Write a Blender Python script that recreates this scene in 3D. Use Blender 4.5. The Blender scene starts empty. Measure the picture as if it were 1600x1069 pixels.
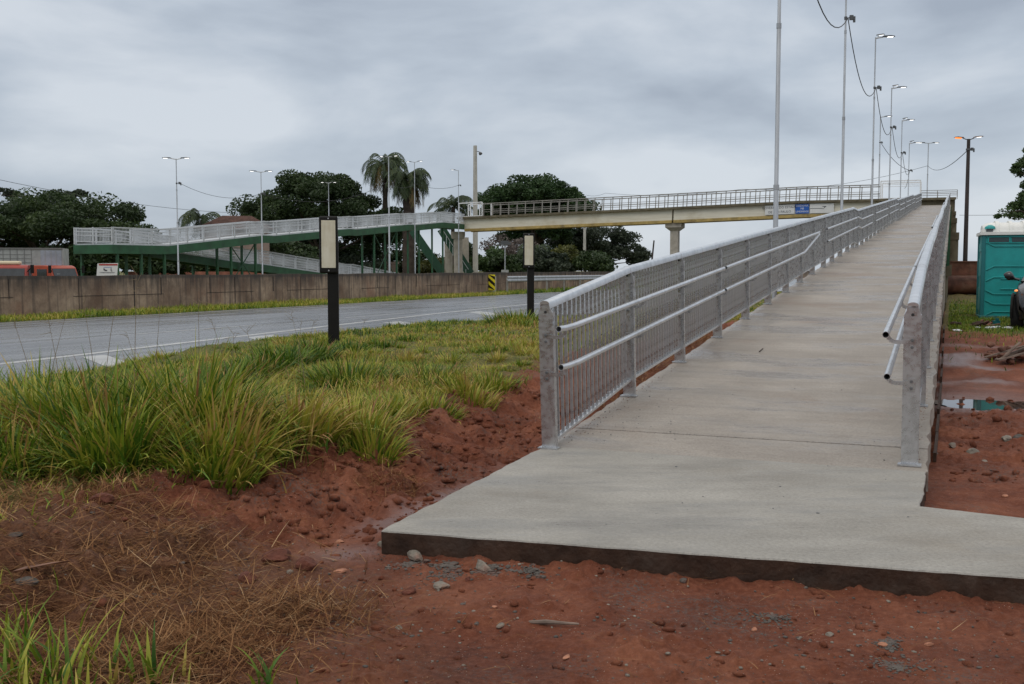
import bpy, math, random
import numpy as np
from mathutils import Vector, Matrix
random.seed(7); rng = np.random.default_rng(7)
R = math.radians
scene = bpy.context.scene
COL = scene.collection

# ---------------------------------------------------------------- camera
FP, HOR = 1650.0, 423.0
cam = bpy.data.cameras.new('camera'); camo = bpy.data.objects.new('camera', cam); COL.objects.link(camo)
camo.location = (0, 0, 1.5); camo.rotation_euler = (R(90) - math.atan((534.5-HOR)/FP), 0, 0)
cam.sensor_width = 36; cam.lens = FP/1600*36; cam.clip_start = .05; cam.clip_end = 6000
scene.camera = camo

# ---------------------------------------------------------------- world and sun
SUN_EL, SUN_ROT = 52, 215
w = bpy.data.worlds.new('World'); scene.world = w; w.use_nodes = True
nt = w.node_tree; nt.nodes.clear()
def N(t, typ, **kw):
    n = t.nodes.new(typ)
    for k, v in kw.items():
        if k.startswith('i_'):
            n.inputs[k[2:].replace('_', ' ')].default_value = v
        else: setattr(n, k, v)
    return n
out = N(nt, 'ShaderNodeOutputWorld'); bg = N(nt, 'ShaderNodeBackground')
sky = N(nt, 'ShaderNodeTexSky', sky_type='NISHITA', sun_disc=False, sun_elevation=R(SUN_EL), sun_rotation=R(SUN_ROT))
tc = N(nt, 'ShaderNodeTexCoord'); sep = N(nt, 'ShaderNodeSeparateXYZ')
nt.links.new(tc.outputs['Generated'], sep.inputs[0])
mp = N(nt, 'ShaderNodeMapping'); mp.inputs['Scale'].default_value = (1.0, 1.0, 2.7); mp.inputs['Location'].default_value = (.35, .2, .1)
mp.inputs['Rotation'].default_value = (0, R(-7), 0)
nt.links.new(tc.outputs['Generated'], mp.inputs[0])
n1 = N(nt, 'ShaderNodeTexNoise'); n1.inputs['Scale'].default_value = 3.1; n1.inputs['Detail'].default_value = 8; n1.inputs['Roughness'].default_value = .5; n1.inputs['Distortion'].default_value = .25
nt.links.new(mp.outputs[0], n1.inputs['Vector'])
cr = N(nt, 'ShaderNodeValToRGB')
cr.color_ramp.elements[0].position = .38; cr.color_ramp.elements[0].color = (.275, .312, .368, 1)
cr.color_ramp.elements[1].position = .62; cr.color_ramp.elements[1].color = (.485, .52, .565, 1)
e = cr.color_ramp.elements.new(.5); e.color = (.365, .408, .465, 1)
nt.links.new(n1.outputs['Fac'], cr.inputs[0])
# an overcast sky is brighter overhead than at the horizon
mr = N(nt, 'ShaderNodeMapRange'); mr.inputs['From Min'].default_value = .22; mr.inputs['From Max'].default_value = .9
mr.inputs['To Min'].default_value = 1.38; mr.inputs['To Max'].default_value = 2.35
nt.links.new(sep.outputs['Z'], mr.inputs[0])
vm = N(nt, 'ShaderNodeVectorMath', operation='SCALE'); nt.links.new(cr.outputs[0], vm.inputs[0]); nt.links.new(mr.outputs[0], vm.inputs['Scale'])
vs = N(nt, 'ShaderNodeVectorMath', operation='SCALE'); nt.links.new(sky.outputs[0], vs.inputs[0]); vs.inputs['Scale'].default_value = .1
mx = N(nt, 'ShaderNodeMix', data_type='RGBA'); mx.inputs['Factor'].default_value = .90
nt.links.new(vs.outputs[0], mx.inputs[6])
# the cloud deck overhead is whiter than the blue grey bands low in the sky
mz = N(nt, 'ShaderNodeMapRange'); mz.inputs['From Min'].default_value = .3; mz.inputs['From Max'].default_value = .8; mz.inputs['To Max'].default_value = .9
nt.links.new(sep.outputs['Z'], mz.inputs[0])
mw = N(nt, 'ShaderNodeMix', data_type='RGBA'); nt.links.new(mz.outputs[0], mw.inputs[0]); nt.links.new(vm.outputs[0], mw.inputs[6]); mw.inputs[7].default_value = (1.17, 1.12, 1.05, 1)
nt.links.new(mw.outputs[2], mx.inputs[7])
nt.links.new(mx.outputs[2], bg.inputs[0]); bg.inputs[1].default_value = 1.0
nt.links.new(bg.outputs[0], out.inputs[0])
sl = bpy.data.lights.new('sun', 'SUN'); sl.energy = .5; sl.angle = R(25); sl.color = (1, .97, .92)
so = bpy.data.objects.new('sun', sl); COL.objects.link(so)
so.rotation_euler = (R(90-SUN_EL), 0, R(180-SUN_ROT))
scene.view_settings.view_transform = 'Standard'; scene.view_settings.look = 'None'
scene.view_settings.exposure = 0; scene.view_settings.gamma = 1; scene.view_settings.use_curve_mapping = False

# ---------------------------------------------------------------- frames of reference
S_, C_ = .3825, .9239                        # the ramp and the road run this way
def W(u, v, z=0.): return Vector((S_*u + C_*v, C_*u - S_*v, z))
def uv(x, y): return S_*x + C_*y, C_*x - S_*y
U = Vector((S_, C_, 0)); V = Vector((C_, -S_, 0)); Z = Vector((0, 0, 1))
RZ = -math.asin(S_)                          # rotation that turns +Y onto U
def P(px, py, D): return Vector(((px-800)/FP*D, D, 1.5 - (py-HOR)/FP*D))      # point at depth D
def G(px, py, z=0.):
    D = FP*(1.5-z)/(py-HOR); return Vector(((px-800)/FP*D, D, z))

# ---------------------------------------------------------------- materials
def mat(name, col, rough=.6, metal=0., var=0., scale=8., bump=0., bscale=40., col2=None, spec=.5, stretch=None, detail=5, emit=None, estr=0, blotch=None, bl_scale=1.5, bl_amt=.5, rvar=0.):
    m = bpy.data.materials.new(name); m.use_nodes = True; t = m.node_tree
    b = t.nodes['Principled BSDF']; b.inputs['Roughness'].default_value = rough; b.inputs['Metallic'].default_value = metal
    b.inputs['Specular IOR Level'].default_value = spec
    c = (*col, 1); b.inputs['Base Color'].default_value = c
    tc = N(t, 'ShaderNodeTexCoord'); mpn = N(t, 'ShaderNodeMapping'); t.links.new(tc.outputs['Object'], mpn.inputs[0])
    if stretch: mpn.inputs['Scale'].default_value = stretch
    last = None
    if var or col2:
        n = N(t, 'ShaderNodeTexNoise'); n.inputs['Scale'].default_value = scale; n.inputs['Detail'].default_value = detail; n.inputs['Roughness'].default_value = .6
        t.links.new(mpn.outputs[0], n.inputs['Vector'])
        r = N(t, 'ShaderNodeValToRGB'); r.color_ramp.elements[0].position = .32; r.color_ramp.elements[1].position = .68
        c2 = col2 if col2 else tuple(min(1, x*(1+var)) for x in col); c1 = col if col2 else tuple(x*(1-var) for x in col)
        r.color_ramp.elements[0].color = (*c1, 1); r.color_ramp.elements[1].color = (*c2, 1)
        t.links.new(n.outputs['Fac'], r.inputs[0]); last = r.outputs[0]
        if rvar:
            rr = N(t, 'ShaderNodeMapRange'); rr.inputs['From Min'].default_value = .3; rr.inputs['From Max'].default_value = .7
            rr.inputs['To Min'].default_value = max(.02, rough-rvar); rr.inputs['To Max'].default_value = min(1, rough+rvar)
            t.links.new(n.outputs['Fac'], rr.inputs[0]); t.links.new(rr.outputs[0], b.inputs['Roughness'])
    if blotch:
        n = N(t, 'ShaderNodeTexNoise'); n.inputs['Scale'].default_value = bl_scale; n.inputs['Detail'].default_value = 8; n.inputs['Roughness'].default_value = .65
        t.links.new(tc.outputs['Object'], n.inputs['Vector'])
        r = N(t, 'ShaderNodeMapRange'); r.inputs['From Min'].default_value = .5; r.inputs['From Max'].default_value = .68; r.inputs['To Max'].default_value = bl_amt
        t.links.new(n.outputs['Fac'], r.inputs[0])
        x = N(t, 'ShaderNodeMix', data_type='RGBA'); t.links.new(r.outputs[0], x.inputs[0])
        if last: t.links.new(last, x.inputs[6])
        else: x.inputs[6].default_value = c
        x.inputs[7].default_value = (*blotch, 1); last = x.outputs[2]
    if last: t.links.new(last, b.inputs['Base Color'])
    if bump:
        n = N(t, 'ShaderNodeTexNoise'); n.inputs['Scale'].default_value = bscale; n.inputs['Detail'].default_value = 6
        t.links.new(mpn.outputs[0], n.inputs['Vector'])
        bp = N(t, 'ShaderNodeBump'); bp.inputs['Strength'].default_value = bump; bp.inputs['Distance'].default_value = .02
        t.links.new(n.outputs['Fac'], bp.inputs['Height']); t.links.new(bp.outputs[0], b.inputs['Normal'])
    if emit: b.inputs['Emission Color'].default_value = (*emit, 1); b.inputs['Emission Strength'].default_value = estr
    return m

M = {}
M['galv'] = mat('galvanised steel', (.53, .535, .545), .30, .8, .16, 14, .12, 30, blotch=(.33, .33, .32), bl_scale=5, bl_amt=.3, rvar=.12)
M['galv_rail'] = mat('galvanised tube', (.72, .73, .745), .28, .8, .14, 9, .05, 60, blotch=(.4, .4, .4), bl_scale=2.2, bl_amt=.4)
M['galv_pole'] = mat('galvanised pole', (.42, .435, .45), .38, .5, .22, 3, .05, 20, stretch=(1, 1, .3))
M['bolt'] = mat('bolt steel', (.2, .2, .2), .4, .8)
M['white_rail'] = mat('pale railing paint', (.56, .58, .60), .5, .1, .1, 6)
M['white_frame'] = mat('white frame paint', (.8, .8, .8), .5)
M['green'] = mat('green steel paint', (.017, .085, .034), .5, 0, .3, 1.2, blotch=(.05, .07, .04), bl_scale=.9, bl_amt=.3)
M['dark_green'] = mat('dark green steel', (.012, .06, .03), .5, 0, .3, 1)
M['beam'] = mat('cream painted girder', (.60, .55, .43), .6, 0, 0, 1, col2=(.72, .68, .56), blotch=(.36, .28, .14), bl_scale=.35, bl_amt=.45, stretch=(.3, .3, 3))
M['ochre'] = mat('ochre stained flange', (.42, .30, .10), .7, 0, .3, 1.2, blotch=(.12, .09, .05), bl_scale=.8, bl_amt=.6)
M['deckedge'] = mat('dark brown deck edge', (.13, .11, .07), .9, 0, .35, 1.5)  # mossy on deck edges; same dark brown on end girder and piers
M['colconc'] = mat('column concrete', (.42, .38, .32), .85, 0, .15, 1.5, .2, 10, blotch=(.22, .19, .15), bl_scale=.8, bl_amt=.5)
M['bridge_rail'] = mat('weathered bridge rail', (.27, .255, .23), .6, .2, .3, 2)
M['black'] = mat('black painted post', (.008, .007, .006), .6, 0, .3, 5, .05, 30, spec=.25)
M['panel'] = mat('cream weathered panel', (.58, .52, .38), .5, 0, 0, 3, col2=(.72, .67, .55), stretch=(2.2, 2.2, .35), blotch=(.45, .36, .22), bl_scale=2.5, bl_amt=.35)
M['teal'] = mat('teal plastic', (.012, .31, .30), .42, 0, .14, 2.5, .05, 12, blotch=(.02, .22, .21), bl_scale=3, bl_amt=.4)
M['teal_dark'] = mat('teal plastic frame', (.01, .15, .16), .5)
M['roofwhite'] = mat('white translucent roof plastic', (.74, .74, .70), .45, 0, .06, 5)
M['vent'] = mat('grey vent mesh', (.045, .07, .075), .8, 0, .3, 60)
M['carpaint'] = mat('dark car paint', (.012, .013, .015), .16, 0, spec=.7)
M['rubber'] = mat('tyre rubber', (.018, .018, .018), .85)
M['glass_dark'] = mat('dark window glass', (.02, .025, .03), .05, 0, spec=.8)
M['windscreen'] = mat('windscreen glass', (.035, .04, .045), .2, 0, .3, 2, spec=.5)
M['rim'] = mat('alloy rim', (.35, .35, .36), .35, .8)
M['blinker'] = mat('orange indicator', (.8, .2, .04), .3, emit=(1, .35, .1), estr=.8)
M['headlamp'] = mat('headlamp glass', (.12, .125, .13), .1)
M['rust'] = mat('rusty steel', (.13, .05, .028), .8, 0, .5, 2.5, .3, 20, blotch=(.24, .13, .08), bl_scale=1.6, bl_amt=.7)
M['truckred'] = mat('red truck paint', (.30, .03, .018), .35, 0, .12, 2)
M['truckorange'] = mat('orange red truck paint', (.38, .055, .018), .35, 0, .12, 2)
M['cream'] = mat('cream plastic', (.72, .62, .42), .5)
M['boxgrey'] = mat('grey truck box', (.34, .35, .34), .7, 0, .12, 1.5, blotch=(.2, .2, .2), bl_scale=1.2, bl_amt=.5)
M['boxblue'] = mat('blue grey door sheet', (.30, .33, .38), .6, 0, .2, 1.5)
M['brownpole'] = mat('rusted brown pole', (.035, .028, .026), .7, 0, .5, .8, blotch=(.075, .038, .028), bl_scale=.7, bl_amt=.6)
M['concpole'] = mat('concrete pole', (.48, .46, .41), .85, 0, .15, .8)
M['lampgrey'] = mat('grey lamp housing', (.10, .105, .11), .5, .3)
M['led'] = mat('lit lamp glass', (.9, .9, .9), .3, emit=(1, .98, .95), estr=2.2)
M['sodium'] = mat('lit sodium lamp glass', (.9, .35, .1), .3, emit=(1, .22, .03), estr=1.6)
M['brass'] = mat('old lamp housing', (.22, .13, .08), .5, .2)
M['wire'] = mat('black cable', (.02, .02, .02), .7)
M['signwhite'] = mat('white sign sheet', (.68, .68, .66), .6, 0, .04, 1)
M['signblue'] = mat('blue sign sheet', (.012, .10, .42), .5)
M['ink'] = mat('dark lettering', (.05, .05, .06), .6)
M['inkwhite'] = mat('white lettering', (.72, .74, .8), .6)
M['signred'] = mat('red sign band', (.38, .04, .03), .6)
M['yellow'] = mat('yellow sign sheet', (.75, .62, .02), .5)
M['tile'] = mat('red roof tile', (.10, .048, .034), .85, 0, .3, 1.5)
M['plaster'] = mat('pale plaster', (.30, .22, .18), .9, 0, .15, .7)
M['bark'] = mat('bark', (.06, .045, .035), .95, 0, .4, 2)
M['stone'] = mat('broken concrete stone', (.21, .185, .15), .9, 0, .35, 12, .6, 40, blotch=(.18, .07, .045), bl_scale=9, bl_amt=.7)
M['slate'] = mat('blue grey stone', (.085, .073, .062), .8, 0, .3, 12, .4, 30, blotch=(.16, .06, .04), bl_scale=9, bl_amt=.5)
M['brick'] = mat('orange brick chip', (.38, .17, .10), .9, 0, .3, 14, .4, 40)
M['clod'] = mat('soil clod', (.115, .034, .019), .9, 0, .3, 10, .8, 30)
M['cloth'] = mat('white plastic bag', (.72, .74, .78), .35)
M['plank'] = mat('weathered plank', (.18, .13, .10), .85, 0, .4, 6, .3, 20)
M['paintline'] = mat('worn road paint', (.40, .395, .38), .34, 0, .2, 1.2, blotch=(.2, .2, .2), bl_scale=2, bl_amt=.7)
M['leaf_dry'] = mat('dry fallen leaf', (.22, .10, .055), .6, 0, .2, 8)

def leafmat(name, cols, tr=.25, rough=.55, spec=.35):
    """colour from the 'rnd' attribute of each leaf or blade"""
    m = bpy.data.materials.new(name); m.use_nodes = True; t = m.node_tree; b = t.nodes['Principled BSDF']
    a = N(t, 'ShaderNodeAttribute'); a.attribute_name = 'rnd'
    r = N(t, 'ShaderNodeValToRGB'); el = r.color_ramp.elements
    while len(el) < len(cols): el.new(.5)
    for i, c in enumerate(cols): el[i].position = c[0]; el[i].color = (*c[1], 1)
    t.links.new(a.outputs['Fac'], r.inputs[0]); t.links.new(r.outputs[0], b.inputs['Base Color'])
    b.inputs['Roughness'].default_value = rough; b.inputs['Specular IOR Level'].default_value = spec
    o = t.nodes['Material Output']; tl = N(t, 'ShaderNodeBsdfTranslucent'); t.links.new(r.outputs[0], tl.inputs[0])
    ms = N(t, 'ShaderNodeMixShader'); ms.inputs[0].default_value = tr
    t.links.new(b.outputs[0], ms.inputs[1]); t.links.new(tl.outputs[0], ms.inputs[2]); t.links.new(ms.outputs[0], o.inputs[0])
    return m
M['leaf_a'] = leafmat('dark broad leaves', [(0, (.020, .036, .013)), (.6, (.040, .068, .022)), (1, (.080, .115, .036))])
M['leaf_b'] = leafmat('umbrella tree leaves', [(0, (.022, .045, .018)), (.6, (.04, .078, .026)), (1, (.065, .12, .035))])
M['leaf_c'] = leafmat('grey green leaves', [(0, (.03, .042, .028)), (.6, (.05, .068, .042)), (1, (.085, .10, .06))])
M['leaf_d'] = leafmat('yellow green leaves', [(0, (.05, .06, .02)), (.6, (.11, .12, .03)), (1, (.18, .17, .05))])
M['leaf_e'] = leafmat('fresh green leaves', [(0, (.035, .06, .02)), (.6, (.07, .12, .04)), (1, (.12, .17, .06))])
M['twig'] = leafmat('bare twigs', [(0, (.10, .08, .07)), (1, (.22, .18, .16))])
M['palm'] = leafmat('palm leaves', [(0, (.03, .05, .022)), (.7, (.055, .085, .03)), (.9, (.11, .12, .04)), (1, (.24, .14, .05))])
M['grass'] = leafmat('roadside grass', [(0, (.020, .070, .007)), (.24, (.075, .155, .012)), (.46, (.21, .275, .022)), (.70, (.42, .38, .055)), (.88, (.50, .34, .11)), (1, (.30, .14, .06))], .22)
M['straw'] = leafmat('dry straw', [(0, (.06, .024, .012)), (.35, (.19, .085, .036)), (.7, (.38, .21, .095)), (1, (.60, .44, .26))], .2, .8, .1)

# ---------------------------------------------------------------- mesh helpers
def link(o, parent=None):
    COL.objects.link(o)
    if parent is not None: o.parent = parent
    return o
def tag(o, label=None, cat=None, group=None, kind=None):
    for k, v in (('label', label), ('category', cat), ('group', group), ('kind', kind)):
        if v: o[k] = v
    return o
def empty(name, loc=(0, 0, 0), rz=0., label=None, cat=None, group=None):
    o = bpy.data.objects.new(name, None); o.location = loc; o.rotation_euler = (0, 0, rz); o.empty_display_size = .2
    link(o); return tag(o, label, cat, group)
def copy_tree(o, parent=None):
    c = o.copy(); COL.objects.link(c); c.parent = parent
    for ch in list(o.children): copy_tree(ch, c)
    return c

class MB:
    def __init__(s): s.v = []; s.f = []; s.m = []; s.cur = 0
    def add(s, vs, fs):
        b = len(s.v); s.v += [tuple(x) for x in vs]; s.f += [tuple(b+i for i in f) for f in fs]; s.m += [s.cur]*len(fs); return s
    def box(s, c, size, ax=None):
        c = Vector(c); ax = ax or (Vector((1, 0, 0)), Vector((0, 1, 0)), Z); h = [x/2 for x in size]
        vs = [c + ax[0]*h[0]*a + ax[1]*h[1]*b + ax[2]*h[2]*d for d in (-1, 1) for b in (-1, 1) for a in (-1, 1)]
        return s.add(vs, [(0, 2, 3, 1), (4, 5, 7, 6), (0, 1, 5, 4), (2, 6, 7, 3), (0, 4, 6, 2), (1, 3, 7, 5)])
    def bar(s, a, b, wd, ht, up=Z):
        a = Vector(a); b = Vector(b); d = (b-a).normalized(); x = d.cross(up).normalized(); y = x.cross(d).normalized()
        return s.box((a+b)/2, (wd, (b-a).length, ht), (x, d, y))
    def tube(s, pts, r, n=10, cap=True, inner=0):
        pts = [Vector(p) for p in pts]; rs = r if isinstance(r, (list, tuple)) else [r]*len(pts)
        def rings(k):
            vs = []
            px = None
            for i, p in enumerate(pts):
                d = (pts[min(i+1, len(pts)-1)] - pts[max(i-1, 0)]).normalized()
                if px is None:
                    x = d.cross(Z);
                    if x.length < .01: x = d.cross(Vector((0, 1, 0)))
                else: x = px - d*px.dot(d)
                x.normalize(); px = x; y = x.cross(d)
                for j in range(n):
                    a = 2*math.pi*j/n; vs.append(p + (x*math.cos(a) + y*math.sin(a))*rs[i]*k)
            return vs
        L = len(pts)
        fs = [(i*n+j, i*n+(j+1) % n, (i+1)*n+(j+1) % n, (i+1)*n+j) for i in range(L-1) for j in range(n)]
        vs = rings(1)
        if inner:
            vs += rings(inner); o = L*n
            fs += [(o+(i+1)*n+j, o+(i+1)*n+(j+1) % n, o+i*n+(j+1) % n, o+i*n+j) for i in range(L-1) for j in range(n)]
            fs += [(j, o+j, o+(j+1) % n, (j+1) % n) for j in range(n)]
            e = (L-1)*n; fs += [(e+(j+1) % n, o+e+(j+1) % n, o+e+j, e+j) for j in range(n)]
        elif cap: fs += [tuple(range(n-1, -1, -1)), tuple((L-1)*n+j for j in range(n))]
        return s.add(vs, fs)
    def prism(s, poly, a, b):
        """poly: points; swept from +a to +b (vectors)"""
        n = len(poly); vs = [Vector(p)+Vector(a) for p in poly] + [Vector(p)+Vector(b) for p in poly]
        return s.add(vs, [tuple(range(n-1, -1, -1)), tuple(range(n, 2*n))] + [(i, (i+1) % n, n+(i+1) % n, n+i) for i in range(n)])
    def sweep(s, frames, prof, closed=True, cap=True):
        """frames: (origin, xaxis, yaxis); prof: (x, y)"""
        n = len(prof); L = len(frames); vs = [o + x*p + y*q for o, x, y in frames for p, q in prof]
        k = n if closed else n-1
        fs = [(i*n+j, i*n+(j+1) % n, (i+1)*n+(j+1) % n, (i+1)*n+j) for i in range(L-1) for j in range(k)]
        if closed and cap: fs += [tuple(range(n-1, -1, -1)), tuple((L-1)*n+j for j in range(n))]
        return s.add(vs, fs)
    def blob(s, c, r, seed=0, sq=(1, 1, 1), sub=2, rough=.25, rz=0, flat=False):
        import bmesh
        bm = bmesh.new(); bmesh.ops.create_icosphere(bm, subdivisions=sub, radius=1)
        rr = random.Random(seed); offs = [Vector((rr.uniform(-1, 1), rr.uniform(-1, 1), rr.uniform(-1, 1))).normalized() for _ in range(7)]
        cut = [rr.uniform(.55, .9) for _ in range(7)]
        vs = []
        for v in bm.verts:
            p = v.co.copy()
            for o, ct in zip(offs, cut):
                d = p.dot(o)
                if d > ct: p -= o*(d-ct)
            p *= 1 + rr.uniform(-rough, rough)*.25
            q = Vector((p.x*sq[0]*r, p.y*sq[1]*r, p.z*sq[2]*r)); q = Matrix.Rotation(rz, 3, 'Z') @ q; vs.append(Vector(c)+q)
        fs = [tuple(v.index for v in f.verts) for f in bm.faces]; bm.free()
        return s.add(vs, fs)
    def build(s, name, mats, parent=None, origin=None, smooth=False, bevel=0):
        me = bpy.data.meshes.new(name)
        o0 = Vector(origin) if origin is not None else Vector((0, 0, 0))
        me.from_pydata([tuple(Vector(v)-o0) for v in s.v], [], s.f)
        for mm in (mats if isinstance(mats, (list, tuple)) else [mats]): me.materials.append(mm)
        if len(me.materials) > 1: me.polygons.foreach_set('material_index', s.m)
        if smooth:
            me.polygons.foreach_set('use_smooth', [True]*len(s.f))
        me.update()
        o = bpy.data.objects.new(name, me); o.location = o0; link(o, parent)
        if smooth:
            try: me.set_sharp_from_angle(angle=R(40))
            except Exception: pass
        if bevel:
            bv = o.modifiers.new('bevel', 'BEVEL'); bv.width = bevel; bv.segments = 2; bv.limit_method = 'ANGLE'; bv.angle_limit = R(40)
        return o

def np_mesh(name, verts, quads, mt, rnd=None, parent=None, nper=None, tris=False):
    me = bpy.data.meshes.new(name); k = quads.shape[1]
    me.vertices.add(len(verts)); me.vertices.foreach_set('co', verts.astype(np.float32).ravel())
    me.loops.add(quads.size); me.loops.foreach_set('vertex_index', quads.astype(np.int32).ravel())
    me.polygons.add(len(quads)); me.polygons.foreach_set('loop_start', np.arange(0, quads.size, k, dtype=np.int32))
    if rnd is not None:
        a = me.attributes.new('rnd', 'FLOAT', 'POINT'); a.data.foreach_set('value', rnd.astype(np.float32))
    me.materials.append(mt); me.update(calc_edges=True)
    o = bpy.data.objects.new(name, me); return link(o, parent)

# value noise
def _h(ix, iy, seed):
    n = (ix.astype(np.int64)*374761393 + iy.astype(np.int64)*668265263 + seed*1442695041) & 0xffffffff
    n = ((n ^ (n >> 13))*1274126177) & 0xffffffff
    return ((n ^ (n >> 16)) & 0xffff)/65535.
def vn(x, y, seed=0):
    ix = np.floor(x); iy = np.floor(y); fx = x-ix; fy = y-iy; fx = fx*fx*(3-2*fx); fy = fy*fy*(3-2*fy)
    a = _h(ix, iy, seed); b = _h(ix+1, iy, seed); c = _h(ix, iy+1, seed); d = _h(ix+1, iy+1, seed)
    return (a+(b-a)*fx) + ((c+(d-c)*fx)-(a+(b-a)*fx))*fy
def fbm(x, y, sc, o=4, seed=0):
    t = 0; am = 1; tot = 0
    for i in range(o): t = t + am*(vn(x*sc+13.7*i, y*sc+7.3*i, seed+i)-.5); tot += am; am *= .5; sc *= 2.03
    return t/tot*2
def ss(a, b, x): t = np.clip((x-a)/(b-a), 0, 1); return t*t*(3-2*t)
def gau(x, y, cx, cy, r): return np.exp(-((x-cx)**2+(y-cy)**2)/(r*r))

# ---------------------------------------------------------------- ramp profile
SL = .0775
FL = [(8.4, 37.9, SL), (37.9, 39.4, 0), (39.4, 67.4, SL), (67.4, 68.9, 0), (68.9, 96.9, SL), (96.9, 98.4, 0), (98.4, 122.4, SL), (122.4, 124.2, 0)]
def rz_(u):
    z = 0
    for a, b, s in FL:
        if u <= a: break
        z += (min(u, b)-a)*s
    return z
VL, VR = -3.17, -.13        # slab edges
# ---------------------------------------------------------------- the terrain
ZR = -.15
def height(x, y, fine=True):
    u, v = uv(x, y)
    n1 = fbm(x, y, .35, 3, 3); n2 = fbm(x, y, 1.6, 4, 5); n3 = fbm(x, y, 7., 3, 9)
    rough = n2*.06 + n3*.035
    z = np.full_like(x, -.13)
    # left shoulder between trench and road
    edge = -4.40 - .5*ss(8, 10, u) + .35*fbm(u, v*0, .5, 3, 21)
    sh = ss(0, 1.1, edge+.75-v)
    shoulder = .10 + .05*n1 - .2*ss(-9, -12.6, v)
    zl = -.13 + (shoulder+.13)*sh
    # bank beside the ramp once it climbs
    zs = np.clip((u-8.4)*SL, 0, .6)
    bank = ss(10.2, 13, u)*(1-ss(22, 34, u)); zl = np.maximum(zl, zl*(1-bank) + bank*(np.minimum(zs-.10, .42) - .25*ss(-3.6, -5.8, v)))
    left = v < VL
    z = np.where(left, zl, z)
    n4 = fbm(x, y, 3.4, 4, 13); n5 = fbm(x, y, 17., 3, 15)
    lump = .15*np.abs(n4) + .05*np.maximum(0, n2) + .05*n3 + .022*n5 - .05
    z = z + np.where(left, lump*ss(VL-.1, VL-.6, v)*1.2*(1-ss(-5.2, -6.5, v)*.6), 0)
    # low wet channel hugging the slab
    chan = np.exp(-((v-(VL-.28-.1*n1))/.24)**2)*(1-ss(11, 13, u))*ss(5.2, 6.0, u)
    z = z - .03*chan*np.where(left, 1, 0)
    # right side yard
    zr = -.15 + .50*ss(15, 22.5, u)
    zr = zr + (.07*np.abs(n4)+.03*n5)*ss(8.8, 10, u)*(1-ss(13, 14, u)) + .008*n5 + .30*gau(u, v*1.6, 11.7, 2.2*1.6, 1.35) + .10*gau(u, v, 12.3, .9, .6) + .06*np.maximum(0, n2)*ss(8, 10, u)
    zr = zr - .10*gau(u, v*.55, 14.3, .55, .62)
    right = (v > VR-.02) & (u > 7.6)
    z = np.where(right, zr + rough*.5*ss(0, .4, v) , z)
    # foreground dirt
    fr = (u < 7.6) & ~left
    dist = 6.02 - .2837*(x+.759) - y
    z = np.where(fr, -.138 + rough*.55 + .030*n5*np.clip(.6+1.2*n2, .1, 1.5) + .030*np.exp(-(dist/.10)**2)*np.clip(.2+1.3*fbm(x, y, 4.5, 3, 19), 0, 1), z)
    # foreground left mound of straw
    md = ss(-.6, -2.2, x)*(1-ss(5.6, 6.6, y))*ss(1.5, 3, y)
    z = z + md*(.10 + .05*n2)
    # under the slab and pavement: stay low
    under = (v > VL+.02) & (v < VR-.02) & (u > 8.3); z = np.where(under, np.minimum(z, -.2), z)
    # wet rut in front of the pavement's left corner
    z = z - .03*gau(x, y, -1.05, 6.15, .5)
    z = z + np.where(fr | left, (.016*np.abs(n3)+.010*np.abs(n5))*ss(7.2, 6.2, y)*ss(2, 3, y), 0)
    # road bed, verge and yard beyond the wall
    z = np.where(v < -12.45, np.where(v > -28.15, -.34, -.13), z)
    t = ss(-12.2, -12.6, v); z = np.where((v <= -12.2) & (v > -12.7), z*(1-t)+(-.34)*t, z)
    z = np.where(v < -30.45, -.6 + .03*n1, z)
    far = ss(120, 400, np.hypot(x, y)); z = z*(1-far) + far*(-.5 + 1.5*n1*0)
    return z

th_f = np.radians(np.arange(-37, 37.01, .088)); th_b = np.radians(np.arange(37+2.5, 323, 2.5))
th = np.concatenate([th_f, th_b])
rr_ = [0.6]
while rr_[-1] < 3: rr_.append(rr_[-1]*1.06)
while rr_[-1] < 14: rr_.append(rr_[-1]*1.0042)
while rr_[-1] < 45: rr_.append(rr_[-1]*1.009)
while rr_[-1] < 3500: rr_.append(rr_[-1]*1.04)
rr_ = np.array(rr_); nr, na = len(rr_), len(th)
X = rr_[:, None]*np.sin(th)[None]; Y = rr_[:, None]*np.cos(th)[None]
Hh = height(X, Y)
verts = np.stack([X, Y, Hh], -1).reshape(-1, 3)
verts = np.vstack([verts, [[0, 0, -.14]]])
I, J = np.meshgrid(np.arange(nr-1), np.arange(na), indexing='ij'); J2 = (J+1) % na
quads = np.stack([I*na+J, (I+1)*na+J, (I+1)*na+J2, I*na+J2], -1).reshape(-1, 4)
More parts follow.
